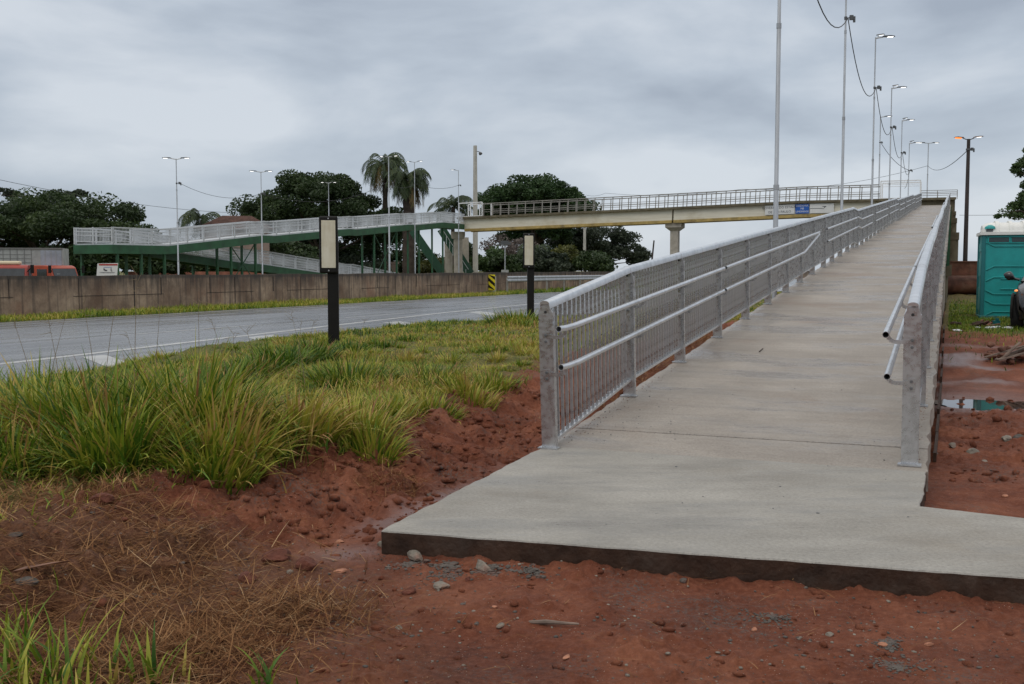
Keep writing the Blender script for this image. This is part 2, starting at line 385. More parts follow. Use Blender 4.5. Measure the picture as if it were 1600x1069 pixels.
def ground_material():
    m = bpy.data.materials.new('red soil and turf'); m.use_nodes = True; t = m.node_tree; b = t.nodes['Principled BSDF']; L = t.links.new
    g = N(t, 'ShaderNodeNewGeometry'); a = N(t, 'ShaderNodeAttribute'); a.attribute_name = 'mask'
    s = N(t, 'ShaderNodeSeparateColor'); L(a.outputs['Color'], s.inputs[0])
    def noise(sc, det=6, ro=.6, dist=0):
        n = N(t, 'ShaderNodeTexNoise'); n.inputs['Scale'].default_value = sc; n.inputs['Detail'].default_value = det; n.inputs['Roughness'].default_value = ro; n.inputs['Distortion'].default_value = dist
        L(g.outputs['Position'], n.inputs['Vector']); return n.outputs['Fac']
    def ramp(f, st):
        r = N(t, 'ShaderNodeValToRGB'); el = r.color_ramp.elements
        while len(el) < len(st): el.new(.5)
        for i, (p, c) in enumerate(st): el[i].position = p; el[i].color = (*c, 1)
        L(f, r.inputs[0]); return r.outputs[0]
    def mix(f, x, y):
        k = N(t, 'ShaderNodeMix', data_type='RGBA')
        if isinstance(f, float): k.inputs[0].default_value = f
        else: L(f, k.inputs[0])
        for sock, val in ((k.inputs[6], x), (k.inputs[7], y)):
            if isinstance(val, tuple): sock.default_value = (*val, 1)
            else: L(val, sock)
        return k.outputs[2]
    def rng_(f, a0, b0, c0=0., d0=1.):
        r = N(t, 'ShaderNodeMapRange'); L(f, r.inputs[0]); r.inputs['From Min'].default_value = a0; r.inputs['From Max'].default_value = b0
        r.inputs['To Min'].default_value = c0; r.inputs['To Max'].default_value = d0; return r.outputs[0]
    soil = ramp(noise(1.3, 8, .65), [(.30, (.085, .023, .010)), (.48, (.20, .057, .024)), (.66, (.37, .135, .068))])
    fine = ramp(noise(28, 6, .7), [(.3, (.04, .012, .007)), (.52, (.15, .046, .025)), (.75, (.30, .13, .08))])
    soil = mix(.5, soil, fine)
    # grey grit scattered in patches
    grit = N(t, 'ShaderNodeMath', operation='MULTIPLY'); L(rng_(noise(1.1, 7, .7, .4), .50, .64), grit.inputs[0]); L(rng_(noise(48, 5, .75), .50, .58), grit.inputs[1])
    soil = mix(grit.outputs[0], soil, (.11, .095, .085))
    vo = N(t, 'ShaderNodeTexVoronoi'); vo.inputs['Scale'].default_value = 60; L(g.outputs['Position'], vo.inputs['Vector'])
    sp = N(t, 'ShaderNodeMath', operation='MULTIPLY'); L(rng_(vo.outputs['Distance'], .16, .10), sp.inputs[0]); L(rng_(noise(9, 3), .50, .60), sp.inputs[1])
    soil = mix(sp.outputs[0], soil, (.42, .30, .24))
    turf = ramp(noise(5, 8, .75), [(.3, (.05, .048, .012)), (.55, (.13, .125, .03)), (.8, (.20, .14, .05))])
    strawc = ramp(noise(40, 6, .7), [(.3, (.05, .02, .01)), (.55, (.15, .07, .035)), (.75, (.28, .16, .085))])
    c = mix(s.outputs[1], soil, strawc); c = mix(s.outputs[0], c, turf)
    c = mix(s.outputs[2], c, (.11, .042, .030))
    L(c, b.inputs['Base Color'])
    wn = N(t, 'ShaderNodeMath', operation='ADD'); L(rng_(noise(.9, 4), .5, .75, 0, .28), wn.inputs[0]); L(s.outputs[2], wn.inputs[1])
    L(rng_(wn.outputs[0], 0, 1, .85, .2), b.inputs['Roughness'])
    inv = N(t, 'ShaderNodeMath', operation='SUBTRACT'); inv.inputs[0].default_value = 1.0; L(s.outputs[2], inv.inputs[1])
    bp = N(t, 'ShaderNodeBump'); bp.inputs['Distance'].default_value = .035; L(noise(22, 8, .75), bp.inputs['Height']); L(rng_(inv.outputs[0], 0, 1, .12, .85), bp.inputs['Strength'])
    L(bp.outputs[0], b.inputs['Normal']); L(rng_(s.outputs[2], 0, 1, .28, .85), b.inputs['Specular IOR Level'])
    return m
M['soil'] = ground_material()
gobj = np_mesh('ground', verts, quads, M['soil'])
tag(gobj, kind='structure')
gu, gv = uv(verts[:, 0], verts[:, 1]); gx, gy = verts[:, 0], verts[:, 1]
nn = fbm(gx, gy, .8, 3, 31)
g_edge = -4.75-.5*ss(8, 10, gu)+.35*fbm(gu, gu*0, .5, 3, 21)
mG = ss(0, .6, g_edge-gv+.25*nn)*(gv > -30.4)
mG = np.maximum(mG, np.where((gv > VR) & (gu > 7.6), ss(20.5, 24, gu+2*nn)*.8, 0)); mG = np.maximum(mG, (gv < -30.45)*.9)
mG = np.maximum(mG, ss(60, 120, np.hypot(gx, gy)))
mS = np.maximum(ss(-.2, -1.6, gx + .8*nn)*(1-ss(5.6, 6.6, gy))*.8, .0)
mW = np.exp(-((gv-(VL-.22))/.15)**2)*(gv < VL)*(1-ss(11, 13, gu))*ss(5.4, 6.1, gu)*np.clip(.55+1.1*nn, 0, 1)
mW = np.maximum(mW, gau(gx, gy, -.95, 6.05, .22)*.7); mW = np.maximum(mW, gau(gu, gv, 14.2, 1.0, 1.6)*np.clip(.6+nn, 0, 1)*(gv > VR)); mW = np.maximum(mW, ((gu > 15) & (gu < 20) & (gv > VR))*np.clip(fbm(gu*2, gv*.6, .8, 3, 44)*2-.1, 0, .8))
ca = gobj.data.attributes.new('mask', 'FLOAT_COLOR', 'POINT')
ca.data.foreach_set('color', np.stack([mG, mS, mW, np.ones_like(mG)], -1).astype(np.float32).ravel())
gobj.data.polygons.foreach_set('use_smooth', np.ones(len(quads), dtype=bool))
def hz(x, y): return float(height(np.array([float(x)]), np.array([float(y)]))[0])

# ---------------------------------------------------------------- road and its markings
def road_material():
    m = bpy.data.materials.new('wet asphalt'); m.use_nodes = True; t = m.node_tree; b = t.nodes['Principled BSDF']; L = t.links.new
    tc = N(t, 'ShaderNodeTexCoord')
    def noise(sc, vec=None, det=5):
        mpn = N(t, 'ShaderNodeMapping'); L(tc.outputs['Object'], mpn.inputs[0])
        if vec: mpn.inputs['Scale'].default_value = vec
        n = N(t, 'ShaderNodeTexNoise'); n.inputs['Scale'].default_value = sc; n.inputs['Detail'].default_value = det; L(mpn.outputs[0], n.inputs['Vector']); return n.outputs['Fac']
    r = N(t, 'ShaderNodeValToRGB'); L(noise(.9, (2.2, .10, 1)), r.inputs[0])
    r.color_ramp.elements[0].position = .38; r.color_ramp.elements[0].color = (.055, .058, .064, 1); r.color_ramp.elements[1].position = .6; r.color_ramp.elements[1].color = (.16, .165, .175, 1)
    f = N(t, 'ShaderNodeValToRGB'); L(noise(90, None, 3), f.inputs[0]); f.color_ramp.elements[0].color = (.05, .05, .055, 1); f.color_ramp.elements[1].color = (.24, .24, .25, 1)
    k = N(t, 'ShaderNodeMix', data_type='RGBA'); k.inputs[0].default_value = .3; L(r.outputs[0], k.inputs[6]); L(f.outputs[0], k.inputs[7]); L(k.outputs[2], b.inputs['Base Color'])
    q = N(t, 'ShaderNodeMapRange'); L(noise(1.1, (1.8, .12, 1)), q.inputs[0]); q.inputs['From Min'].default_value = .35; q.inputs['From Max'].default_value = .65; q.inputs['To Min'].default_value = .14; q.inputs['To Max'].default_value = .36
    L(q.outputs[0], b.inputs['Roughness'])
    bp = N(t, 'ShaderNodeBump'); bp.inputs['Strength'].default_value = .25; bp.inputs['Distance'].default_value = .01; L(noise(140, None, 3), bp.inputs['Height']); L(bp.outputs[0], b.inputs['Normal'])
    return m
def local_sheet(name, poly, z, mt, thick=0., **kw):
    """poly in (u, v); object axes lie along the road"""
    mb = MB(); pts = [Vector((v, u, 0)) for u, v in poly]
    if thick: mb.prism(pts, (0, 0, -thick), (0, 0, 0))
    else: mb.add(pts, [tuple(range(len(pts)))])
    o = mb.build(name, mt); o.rotation_euler = (0, 0, RZ); o.location = (0, 0, z); return o
ru = list(np.arange(-120, 420, 1.5))
rn = fbm(np.array(ru), np.zeros(len(ru)), .35, 4, 77)
poly = [(u, -12.75+.22*n) for u, n in zip(ru, rn)] + [(900, -12.7), (900, -28.0), (-120, -28.0)]
road = local_sheet('road', poly, ZR, road_material(), .2); tag(road, kind='structure')
vr = -29.2
mk = MB()
def mark(pts):
    mk.add([Vector((v, u, 0)) for u, v in pts], [tuple(range(len(pts)))])
def pxroad(px, py): q = G(px, py, ZR); return uv(q.x, q.y)
gl = [pxroad(-120, 582), pxroad(0, 569), pxroad(181, 548), pxroad(500, 511), pxroad(700, 488), pxroad(825, 475.5)]
gl.append((120, gl[-1][1]-3)); gl.insert(0, (5, gl[0][1]+.3))
for a, b in zip(gl[:-1], gl[1:]): mark([(a[0], a[1]-.13), (b[0], b[1]-.13), (b[0], b[1]+.13), (a[0], a[1]+.13)])
def stripe(p0, p1, w_):
    a = pxroad(*p0); b = pxroad(*p1); mark([(a[0]-w_, a[1]+.15), (b[0]-w_, b[1]), (b[0]+w_, b[1]), (a[0]+w_, a[1]+.15)])
stripe((135, 556), (260, 600), .3); stripe((398, 525), (520, 556), .55); stripe((604, 503), (760, 526), .55); stripe((735, 487), (850, 503), .6)
for k in range(-3, 14):       # dashed lane line
    u0 = 11.2+k*10.3; mark([(u0, -19.55), (u0+5.2, -19.55), (u0+5.2, -19.42), (u0, -19.42)])
mark([(-60, -27.45), (300, -27.45), (300, -27.3), (-60, -27.3)])
mo = mk.build('road_marking', M['paintline']); mo.rotation_euler = (0, 0, RZ); mo.location = (0, 0, ZR+.004); tag(mo, kind='structure')

# ---------------------------------------------------------------- concrete
def concrete(name, c1, c2, stain, streak_vec, spec=.3, rbase=.5):
    m = bpy.data.materials.new(name); m.use_nodes = True; t = m.node_tree; b = t.nodes['Principled BSDF']; L = t.links.new
    tc = N(t, 'ShaderNodeTexCoord')
    def noise(sc, vec=None, det=6, ro=.6):
        mpn = N(t, 'ShaderNodeMapping'); L(tc.outputs['Object'], mpn.inputs[0])
        if vec: mpn.inputs['Scale'].default_value = vec
        n = N(t, 'ShaderNodeTexNoise'); n.inputs['Scale'].default_value = sc; n.inputs['Detail'].default_value = det; n.inputs['Roughness'].default_value = ro; L(mpn.outputs[0], n.inputs['Vector']); return n.outputs['Fac']
    def mr_(f, a, b_, c, d):
        q = N(t, 'ShaderNodeMapRange'); L(f, q.inputs[0]); q.inputs['From Min'].default_value = a; q.inputs['From Max'].default_value = b_; q.inputs['To Min'].default_value = c; q.inputs['To Max'].default_value = d; return q.outputs[0]
    def mixc(f, x, y):
        k = N(t, 'ShaderNodeMix', data_type='RGBA'); L(f, k.inputs[0])
        if isinstance(x, tuple): k.inputs[6].default_value = (*x, 1)
        else: L(x, k.inputs[6])
        if isinstance(y, tuple): k.inputs[7].default_value = (*y, 1)
        else: L(y, k.inputs[7])
        return k.outputs[2]
    base = mixc(mr_(noise(.8, None, 8, .65), .32, .68, 0, 1), c1, c2)
    base = mixc(mr_(noise(1.6, streak_vec, 6), .48, .70, 0, .42), base, tuple(x*.72 for x in c1))
    base = mixc(mr_(noise(.55, None, 7, .6), .54, .7, 0, .55), base, stain)
    base = mixc(mr_(noise(45, None, 5, .7), .40, .66, .0, .45), base, tuple(x*.5 for x in c1))
    base = mixc(mr_(noise(110, None, 3, .6), .64, .70, 0, .8), base, tuple(x*.35 for x in c1))
    base = mixc(mr_(noise(3.2, streak_vec, 8, .75), .66, .72, 0, .5), base, tuple(x*.45 for x in c1))
    L(base, b.inputs['Base Color'])
    base = mixc(mr_(noise(.9, (.5, 1.4, 1), 8, .7, ), .52, .60, 0, .28), base, tuple(x*.62 for x in c1)); L(base, b.inputs['Base Color']); L(mr_(noise(.9, (.5, 1.4, 1), 8, .7), .48, .62, rbase+.15, rbase-.28), b.inputs['Roughness']); b.inputs['Specular IOR Level'].default_value = spec
    bp = N(t, 'ShaderNodeBump'); bp.inputs['Strength'].default_value = .6; bp.inputs['Distance'].default_value = .012; L(noise(60, None, 6, .75), bp.inputs['Height'])
    bp2 = N(t, 'ShaderNodeBump'); bp2.inputs['Strength'].default_value = .35; bp2.inputs['Distance'].default_value = .02; L(noise(3, streak_vec, 5), bp2.inputs['Height']); L(bp.outputs[0], bp2.inputs['Normal'])
    L(bp2.outputs[0], b.inputs['Normal'])
    return m
M['pave'] = concrete('new grey concrete', (.285, .268, .238), (.435, .412, .37), (.26, .22, .17), (.8, 2.2, 1), rbase=.55)
M['ramp'] = concrete('damp beige concrete', (.285, .25, .215), (.43, .385, .335), (.29, .205, .15), (.35, 5, 1), rbase=.45)
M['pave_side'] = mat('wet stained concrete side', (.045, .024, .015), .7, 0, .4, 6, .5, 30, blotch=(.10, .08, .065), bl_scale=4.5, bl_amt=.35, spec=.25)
M['side_conc'] = mat('rough side concrete', (.30, .26, .22), .85, 0, .3, 4, .8, 20, blotch=(.14, .07, .05), bl_scale=2.5, bl_amt=.8)

# pavement: corner points measured on the ground
def gz(px, py): q = G(px, py, 0); return q.x, q.y
cpt = [gz(592, 834), gz(1600, 908)]
d = Vector((cpt[1][0]-cpt[0][0], cpt[1][1]-cpt[0][1], 0)).normalized()
far_r = (cpt[1][0]+d.x*3.2, cpt[1][1]+d.y*3.2)
ic = gz(1443, 795); ir = gz(1600, 813); d2 = Vector((ir[0]-ic[0], ir[1]-ic[1], 0)).normalized()
far_i = (ir[0]+d2.x*2.8, ir[1]+d2.y*2.8)
a1 = W(8.4, VL); a2 = W(8.4, VR)
a_n = gz(1453, 745)
cdir = Vector((a1.x-cpt[0][0], a1.y-cpt[0][1])).normalized()
c_in = (cpt[0][0]+cdir.x*.07, cpt[0][1]+cdir.y*.07); c_out = (cpt[0][0]+d.x*.06, cpt[0][1]+d.y*.06)
corners = [c_out, cpt[1], far_r, far_i, ic, a_n, (a2.x, a2.y), (a1.x, a1.y), c_in, (cpt[0][0]*.8+.1*(c_in[0]+c_out[0]), cpt[0][1]*.8+.1*(c_in[1]+c_out[1]))]
ring = []
for i in range(len(corners)):
    a = Vector(corners[i]); b_ = Vector(corners[(i+1) % len(corners)]); L_ = (b_-a).length; n = max(1, int(L_/.06))
    if i == 6: n = 1
    nrm = Vector((b_.y-a.y, a.x-b_.x)).normalized()
    for k in range(n):
        p = a + (b_-a)*k/n; j = 0 if k == 0 else float(fbm(np.array([p.x]), np.array([p.y]), 5, 3, 55)[0])*.022
        ring.append((p.x+nrm.x*j, p.y+nrm.y*j))
mb = MB(); n = len(ring)
mb.add([Vector((x, y, 0)) for x, y in ring], [tuple(range(n))])
mb.cur = 1
lo = [Vector((x + .012*random.uniform(-1, 1), y + .012*random.uniform(-1, 1), -.125-.02*random.random())) for x, y in ring]
top2 = [Vector((x, y, -.012)) for x, y in ring]
mb.cur = 0
def inset(i):
    p = Vector(ring[i]); return p
mb2v = [Vector((x, y, 0)) for x, y in ring] + [Vector((x, y, -.008)) + (Vector((x, y, 0))-Vector((2, 7, 0))).normalized()*.006 for x, y in ring]
mb.add(mb2v, [(i, n+i, n+(i+1) % n, (i+1) % n) for i in range(n)])
mb.cur = 1
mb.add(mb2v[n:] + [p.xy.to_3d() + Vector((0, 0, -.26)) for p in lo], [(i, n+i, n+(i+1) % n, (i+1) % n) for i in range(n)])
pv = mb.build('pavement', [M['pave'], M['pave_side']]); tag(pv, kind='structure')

# ramp deck
ramp = empty('access_ramp', W(8.4, -1.6, 0), 0, 'long beige concrete pedestrian ramp climbing to the footbridge between galvanised railings', 'ramp')
inv0 = Matrix.Translation(-ramp.location)
def rampart(mb, name, mt, **kw):
    mb.v = [tuple(Vector(v)-ramp.location) for v in mb.v]
    return mb.build(name, mt, ramp, **kw)
for a, b_, s in FL:
    us = np.arange(a, b_, .12 if a < 30 else .6).tolist()+[b_]
    # explicit break at the construction joint
    if a < 9: us = sorted([u for u in us if abs(u-9.12) > .03 and abs(u-9.145) > .03] + [9.118, 9.122, 9.142, 9.146])
    mb = MB(); fr = []; L = len(us)
    vsx = []
    for u in us:
        z = rz_(u); jl = float(fbm(np.array([u]), np.array([0.]), 5, 4, 5)[0])*.03; jr = float(fbm(np.array([u]), np.array([9.]), 5, 4, 6)[0])*.03
        if a < 9 and 9.12 < u < 9.144: z -= .02
        vsx += [W(u, VL+jl, z), W(u, VR+jr, z), W(u, VR+jr*.7+.01, z-.16), W(u, VL+jl*.7-.01, z-.16)]
    for i in range(L-1):
        o = i*4
        mb.cur = 0; mb.add([], []); mb.f.append((o, o+1, o+5, o+4)); mb.m.append(0)
        for p, q in ((1, 2), (2, 3), (3, 0)): mb.f.append((o+p, o+q, o+4+q, o+4+p)); mb.m.append(1)
    for o in (0, (L-1)*4): mb.f.append((o, o+1, o+2, o+3)); mb.m.append(1)
    mb.v = [tuple(v) for v in vsx]
    # local frame with streaks across the slope
    o = mb
    org = W(a, -1.6, rz_(a))
    Rm = Matrix.Rotation(-RZ, 3, 'Z')
    o.v = [tuple(Rm @ (Vector(v)-org)) for v in o.v]
    ob = o.build('deck' if s else 'landing', [M['ramp'], M['side_conc']], ramp); ob.location = org-ramp.location; ob.rotation_euler = (0, 0, RZ)
# masonry sides on the first flight, steel beams and piers beyond
for side, nm in ((VL+.06, 'l'), (VR-.06, 'r')):
    mb = MB(); vs = []; us = np.arange(8.6, 38, .5)
    for u in us: vs += [W(u, side-.05, rz_(u)-.15), W(u, side+.05, rz_(u)-.15), W(u, side+.05, -.5), W(u, side-.05, -.5)]
    L = len(us); fs = [(i*4+p, i*4+(p+1) % 4, i*4+4+(p+1) % 4, i*4+4+p) for i in range(L-1) for p in range(4)] + [(0, 1, 2, 3), (L*4-4, L*4-3, L*4-2, L*4-1)]
    mb.add(vs, fs); rampart(mb, 'side_wall', M['side_conc'])
    mb = MB()
    for a, b_, s in FL[1:]:
        mb.bar(W(a, side, rz_(a)-.41), W(b_, side, rz_(b_)-.41), .16, .5)
        for k in np.arange(a, b_, 2.0): mb.bar(W(k, side+(.12 if side > -1 else -.12), rz_(k)-.18), W(k, side+(.12 if side > -1 else -.12), rz_(k)-.62), .08, .05, U)
    rampart(mb, 'steel_beam', M['green'])
for u in (41, 53, 66.5, 80, 96, 110, 122):
    for v in (-2.6, .08 if u > 66 and u not in (80, 110) else -.4):
        mb = MB(); mb.tube([W(u, v, -.6), W(u, v, rz_(u)-1.1)], .32, 14); mb.box(W(u, v, rz_(u)-.9), (.7, .7, .42), (U, V, Z)); rampart(mb, 'column', M['deckedge'], smooth=True)
    mb = MB(); mb.bar(W(u, -3.1, rz_(u)-.9), W(u, .05, rz_(u)-.9), .5, .4); rampart(mb, 'crossbeam', M['deckedge'])

# ---------------------------------------------------------------- railings of the ramp
def seg_frame(u):
    """height and slope direction of the ramp surface at u"""
    for a, b_, s in FL:
        if u < b_-1e-6: return s
    return 0
def up_at(u, s=None):
    s = seg_frame(u) if s is None else s
    t = (U + Z*s).normalized(); return (Z - U*s).normalized(), t
POST_W = .125
def post_mesh():
    mb = MB(); h = 1.30; w2 = POST_W/2
    prof = [(-w2, 0), (w2, 0), (w2, h-.065), (w2-.030, h), (-w2+.030, h), (-w2, h-.065)]
    mb.prism([Vector((p, 0, q)) for p, q in prof], (0, 0, 0), (0, .007, 0))
    for sx in (-1, 1): mb.box((sx*(w2-.0035), .032, (h-.06)/2), (.007, .05, h-.06))
    return mb
pm = post_mesh().build('post', M['galv'], bevel=.0); pmesh = pm.data; bpy.data.objects.remove(pm)
# dark bolt hole and base plate for near posts
def railing(side):
    left = side == 'left'
    vc = VL+.075 if left else -.25
    sg = 1 if left else -1           # towards the walking surface
    u0 = 8.29 if left else 8.56
    root = empty('ramp_railing', W(u0, vc, 0), RZ, ('galvanised picket railing along the left edge of the concrete ramp, on the road side' if left else 'galvanised picket railing along the right edge of the concrete ramp, beside the teal toilet'), 'railing', 'picket railings of the concrete ramp')
    inv = Matrix.Translation(root.location) @ Matrix.Rotation(RZ, 4, 'Z'); inv = inv.inverted()
    def put(mb, name, mt, parent=root, **kw):
        mb.v = [tuple(inv @ Vector(v)) for v in mb.v]; return mb.build(name, mt, parent, **kw)
    posts = [u0]; u = 10.7 if left else 10.9
    while u < 37: posts.append(u); u += 2.27
    posts += [37.85, 39.45]
    for a in (39.45, 68.95, 98.45):
        n_ = 12 if a < 98 else 10; end = a + (27.95 if a < 98 else 23.9)
        posts += [a+(end-a)*k/n_ for k in range(1, n_+1)]
        if a < 98: posts.append(end+1.55)
    rr = random.Random(3 if left else 4)
    info = []
    for i, u in enumerate(posts):
        nx, t = up_at(u+.01); dv = rr.uniform(-.012, .012) if i > 1 else 0
        base = W(u, vc+dv, rz_(u))
        h = 1.235 if i == 0 else 1.35
        info.append((u, base, nx, h, dv))
        o = bpy.data.objects.new('post', pmesh); link(o, root)
        lean = math.atan2(1, 1)*0
        s = SL if seg_frame(u+.01) else 0
        Mx = Matrix.Translation(base - nx*.0) @ Matrix.Rotation(RZ, 4, 'Z') @ Matrix.Rotation(math.atan(s), 4, 'X') @ Matrix.Diagonal((1, 1, (h-.02)/1.30, 1))
        o.matrix_local = inv @ Mx
        # hardware on the nearer posts
        if i < 14:
            hb = MB(); hb.box(base + Z*.006, (.17, .10, .012), (V, U, Z)); put(hb, 'base_plate', M['galv'])
            q = base + nx*(h-.075) - U*.002; hb = MB(); hb.tube([q - U*.0005, q + U*.006], .012, 10); put(hb, 'bolt_hole', M['wire'])
    # top rail: an inverted channel with a rounded crown
    pr = [(-.044, -.045)] + [(-.040*math.cos(a), .022*math.sin(a)) for a in np.linspace(0, math.pi, 9)] + [(.044, -.045), (.040, -.045), (.036, -.008), (-.036, -.008), (-.040, -.045)]
    mb = MB()
    for i in range(len(info)-1):
        a, b_ = info[i], info[i+1]
        p, q = a[1]+a[2]*a[3], b_[1]+b_[2]*b_[3]; d_ = (q-p).normalized()
        p2, q2 = p-d_*(.01 if i else .015), q-d_*.012
        nn_ = V.cross(d_).normalized(); nn_ = nn_ if nn_.z > 0 else -nn_
        mb.sweep([(p2, V, nn_), (q2, V, nn_)], pr)
        mb.sweep([(q-d_*.02, V, nn_), (q+d_*.012, V, nn_)], [(x*1.06, y*1.10) for x, y in pr])
    put(mb, 'top_rail', M['galv_rail'], smooth=True)
    mb = MB(); bals = []
    for i in range(len(info)-1):
        a, b_ = info[i], info[i+1]
        za = .035 if i == 0 else .17
        p, q = a[1]+a[2]*za, b_[1]+b_[2]*.17; d_ = (q-p).normalized(); nn_ = (Z-d_*d_.z).normalized()
        mb.bar(p+d_*.01, q-d_*.01, .045, .008, nn_)
        for sx in (-1, 1): mb.bar(p+d_*.01+V*sx*.025+nn_*.008, q-d_*.01+V*sx*.025+nn_*.008, .005, .024, nn_)
        tp, tq = a[1]+a[2]*(a[3]-.03), b_[1]+b_[2]*(b_[3]-.03)
        L_ = b_[0]-a[0]; nb = max(3, int(round(L_/.118)))
        for k in range(1, nb):
            f = k/nb; lo_ = p+(q-p)*f; hi = tp+(tq-tp)*f
            bals.append((lo_+nn_*.006, hi))
    put(mb, 'bottom_rail', M['galv_rail'])
    # pickets: the nearest hundred are parts, the rest one mesh
    pb = MB(); unit = MB(); unit.box((0, 0, .5), (.027, .015, 1)); ub = unit.build('baluster', M['galv']); um = ub.data; bpy.data.objects.remove(ub)
    for k, (a, b_) in enumerate(bals):
        if k < 100:
            o = bpy.data.objects.new('baluster', um); link(o, root)
            d_ = (b_-a); x = V; z = d_.normalized(); y = z.cross(x).normalized()
            jit = rr.uniform(-.07, .07)
            Mx = Matrix(((x.x, y.x, z.x, a.x), (x.y, y.y, z.y, a.y), (x.z, y.z, z.z, a.z), (0, 0, 0, 1))) @ Matrix.Rotation(jit, 4, 'Z') @ Matrix.Diagonal((1, 1, d_.length, 1))
            o.matrix_local = inv @ Mx
        else:
            pb.bar(a, b_, .027, .015, U)
    tag(put(pb, 'balusters', M['galv']), kind='stuff')
    # handrails: pairs of tubes standing off the posts, broken into runs
    vi = vc + sg*.175
    def hr_pts(u_a, u_b, h, endlift=0):
        us_ = [u_a]
        for kx in (8.4, 37.9, 39.4, 67.4, 68.9, 96.9, 98.4):
            if u_a+.2 < kx < u_b-.2: us_ += [kx-.12, kx+.12]
        us_.append(u_b); us_ = sorted(us_)
        out_ = []
        for j, uu in enumerate(us_):
            s = seg_frame(uu); nx, t = up_at(uu)
            vv = vi + .012*math.sin(uu*1.3+h*5)
            out_.append(W(uu, vv, rz_(uu)) + nx*h)
        return out_
    runs = [(8.12 if left else 8.34, 14.9), (15.02, 26.3), (28.2, 37.2), (37.4, 44.8), (46.5, 55.5), (57, 67), (68.2, 76), (78, 88), (89.2, 97.6), (98.8, 108), (109.5, 121.5)]
    for ra, rb in runs:
        for h in (1.03, .715):
            pts = hr_pts(ra, rb, h)
            if left and abs(ra-15.02) < .1 and h < .9:      # this lower tube bends up to the upper one near its end
                pts = hr_pts(ra, 23.6, h) + [W(26.3, vi, rz_(26.3)+.98)]
            mb = MB(); mb.tube(pts, .0255, 12, inner=.86); put(mb, 'handrail', M['galv_rail'], smooth=True)
    # brackets
    for i, (u, base, nx, h, dv) in enumerate(info[:40]):
        if not any(a-.3 <= u <= b_ for a, b_ in runs): continue
        for hh in (1.03, .715):
            if left and i == 0: pass
            bc = base + nx*(hh-.09) - U*.004
            mb = MB(); mb.box(bc, (.058, .006, .105), (V, U, nx))
            pts = [bc + V*sg*a_ + nx*b2 - U*.004 for a_, b2 in ((.02, .02), (.075, .012), (.125, .012), (.16, .03), (.178, .062))]
            for p, q in zip(pts[:-1], pts[1:]): mb.bar(p, q, .008, .03, V if False else nx)
            br = put(mb, 'bracket', M['galv'])
            if i < 5:
                for bz in (.026, -.028):
                    q = bc + nx*bz - U*.004; bb = MB(); bb.tube([q, q-U*.010], .0125, 6); bb.tube([q-U*.010, q-U*.015], .007, 8)
                    put(bb, 'bolt', M['bolt'], br)
    return root
railing('left'); railing('right')

# ---------------------------------------------------------------- street lamps
lamp_seq = {}
def lamp(name, base, htop, label, heads, group, r=.06, matp='galv_pole', wire_h=None, lit='led', hs=1., steps=True):
    root = empty(name, base, 0, label, 'street lamp' if heads else 'pole', group)
    H = htop-base.z
    mb = MB()
    if steps: mb.tube([(0, 0, 0), (0, 0, H*.28), (0, 0, H*.282), (0, 0, H*.55), (0, 0, H*.552), (0, 0, H*.78), (0, 0, H*.782), (0, 0, H)], [r*1.25, r*1.25, r*1.05, r*1.05, r*.85, r*.85, r*.7, r*.65], 12)
    else: mb.tube([(0, 0, 0), (0, 0, H)], [r*1.2, r*.8], 12)
    for f in ((.28, .55, .78) if steps else ()): mb.tube([(0, 0, H*f-.06), (0, 0, H*f+.05)], r*1.36*(1.05 if f < .3 else .9 if f < .6 else .72), 12)
    mb.build('pole', M[matp], root, smooth=True)
    for ang, lift in heads:
        d_ = Vector((math.sin(R(ang)), math.cos(R(ang)), 0)); s_ = d_.cross(Z)
        mb = MB(); mb.tube([Vector((0, 0, H-.06)), Vector((0, 0, H-.03))+d_*.1*hs, Vector((0, 0, H+lift*.3))+d_*.35*hs], .028*hs, 8); mb.build('arm', M[matp], root, smooth=True)
        c = Vector((0, 0, H+lift*.6)) + d_*.62*hs; up = (Z-d_*lift*.6).normalized(); dd = (d_+Z*lift*.6).normalized()
        mb = MB(); prof = [(-.30, .02), (-.24, .055), (.1, .06), (.28, .03), (.31, 0), (-.30, 0)]
        mb.prism([c + dd*p*hs + up*q*hs for p, q in prof], -s_*.10*hs, s_*.10*hs); hd = mb.build('lamp_head', M['lampgrey'] if lit == 'led' else M['brass'], root)
        so_ = lit == 'mix'; mb = MB(); mb.box(c + dd*(.04 if so_ else .10)*hs - up*(.02 if so_ else .006)*hs, ((.36 if so_ and ang > 180 else .26)*hs, .15*hs, (.09 if so_ and ang > 180 else .02)*hs), (dd, s_, up)); mb.build('lens', M['sodium' if (lit == 'mix' and ang > 180) else 'led'], hd)
    if wire_h:
        mb = MB(); zc = wire_h-base.z; mb.tube([(0, 0, zc-.05), (0, 0, zc+.05)], r*1.2, 10); mb.tube([(0, 0, zc), (.18, 0, zc+.02)], .02, 6); mb.box((.2, 0, zc+.02), (.12, .1, .16)); mb.tube([(.3, 0, zc-.14), (.3, 0, zc+.06)], .045, 8)
        mb.build('cable_clamp', M['lampgrey'], root)
    return root
ordn = ['thickest nearest galvanised lamp post behind the left ramp railing, its top out of the picture', 'second nearest galvanised ramp lamp post, its cable clamp at the very top of the picture', 'galvanised ramp lamp post with the highest visible twin heads', 'galvanised ramp lamp post with twin heads, second of those showing heads', 'galvanised ramp lamp post with twin heads, third of those showing heads', 'farthest and smallest galvanised ramp lamp post with twin heads']
cable_pts = []
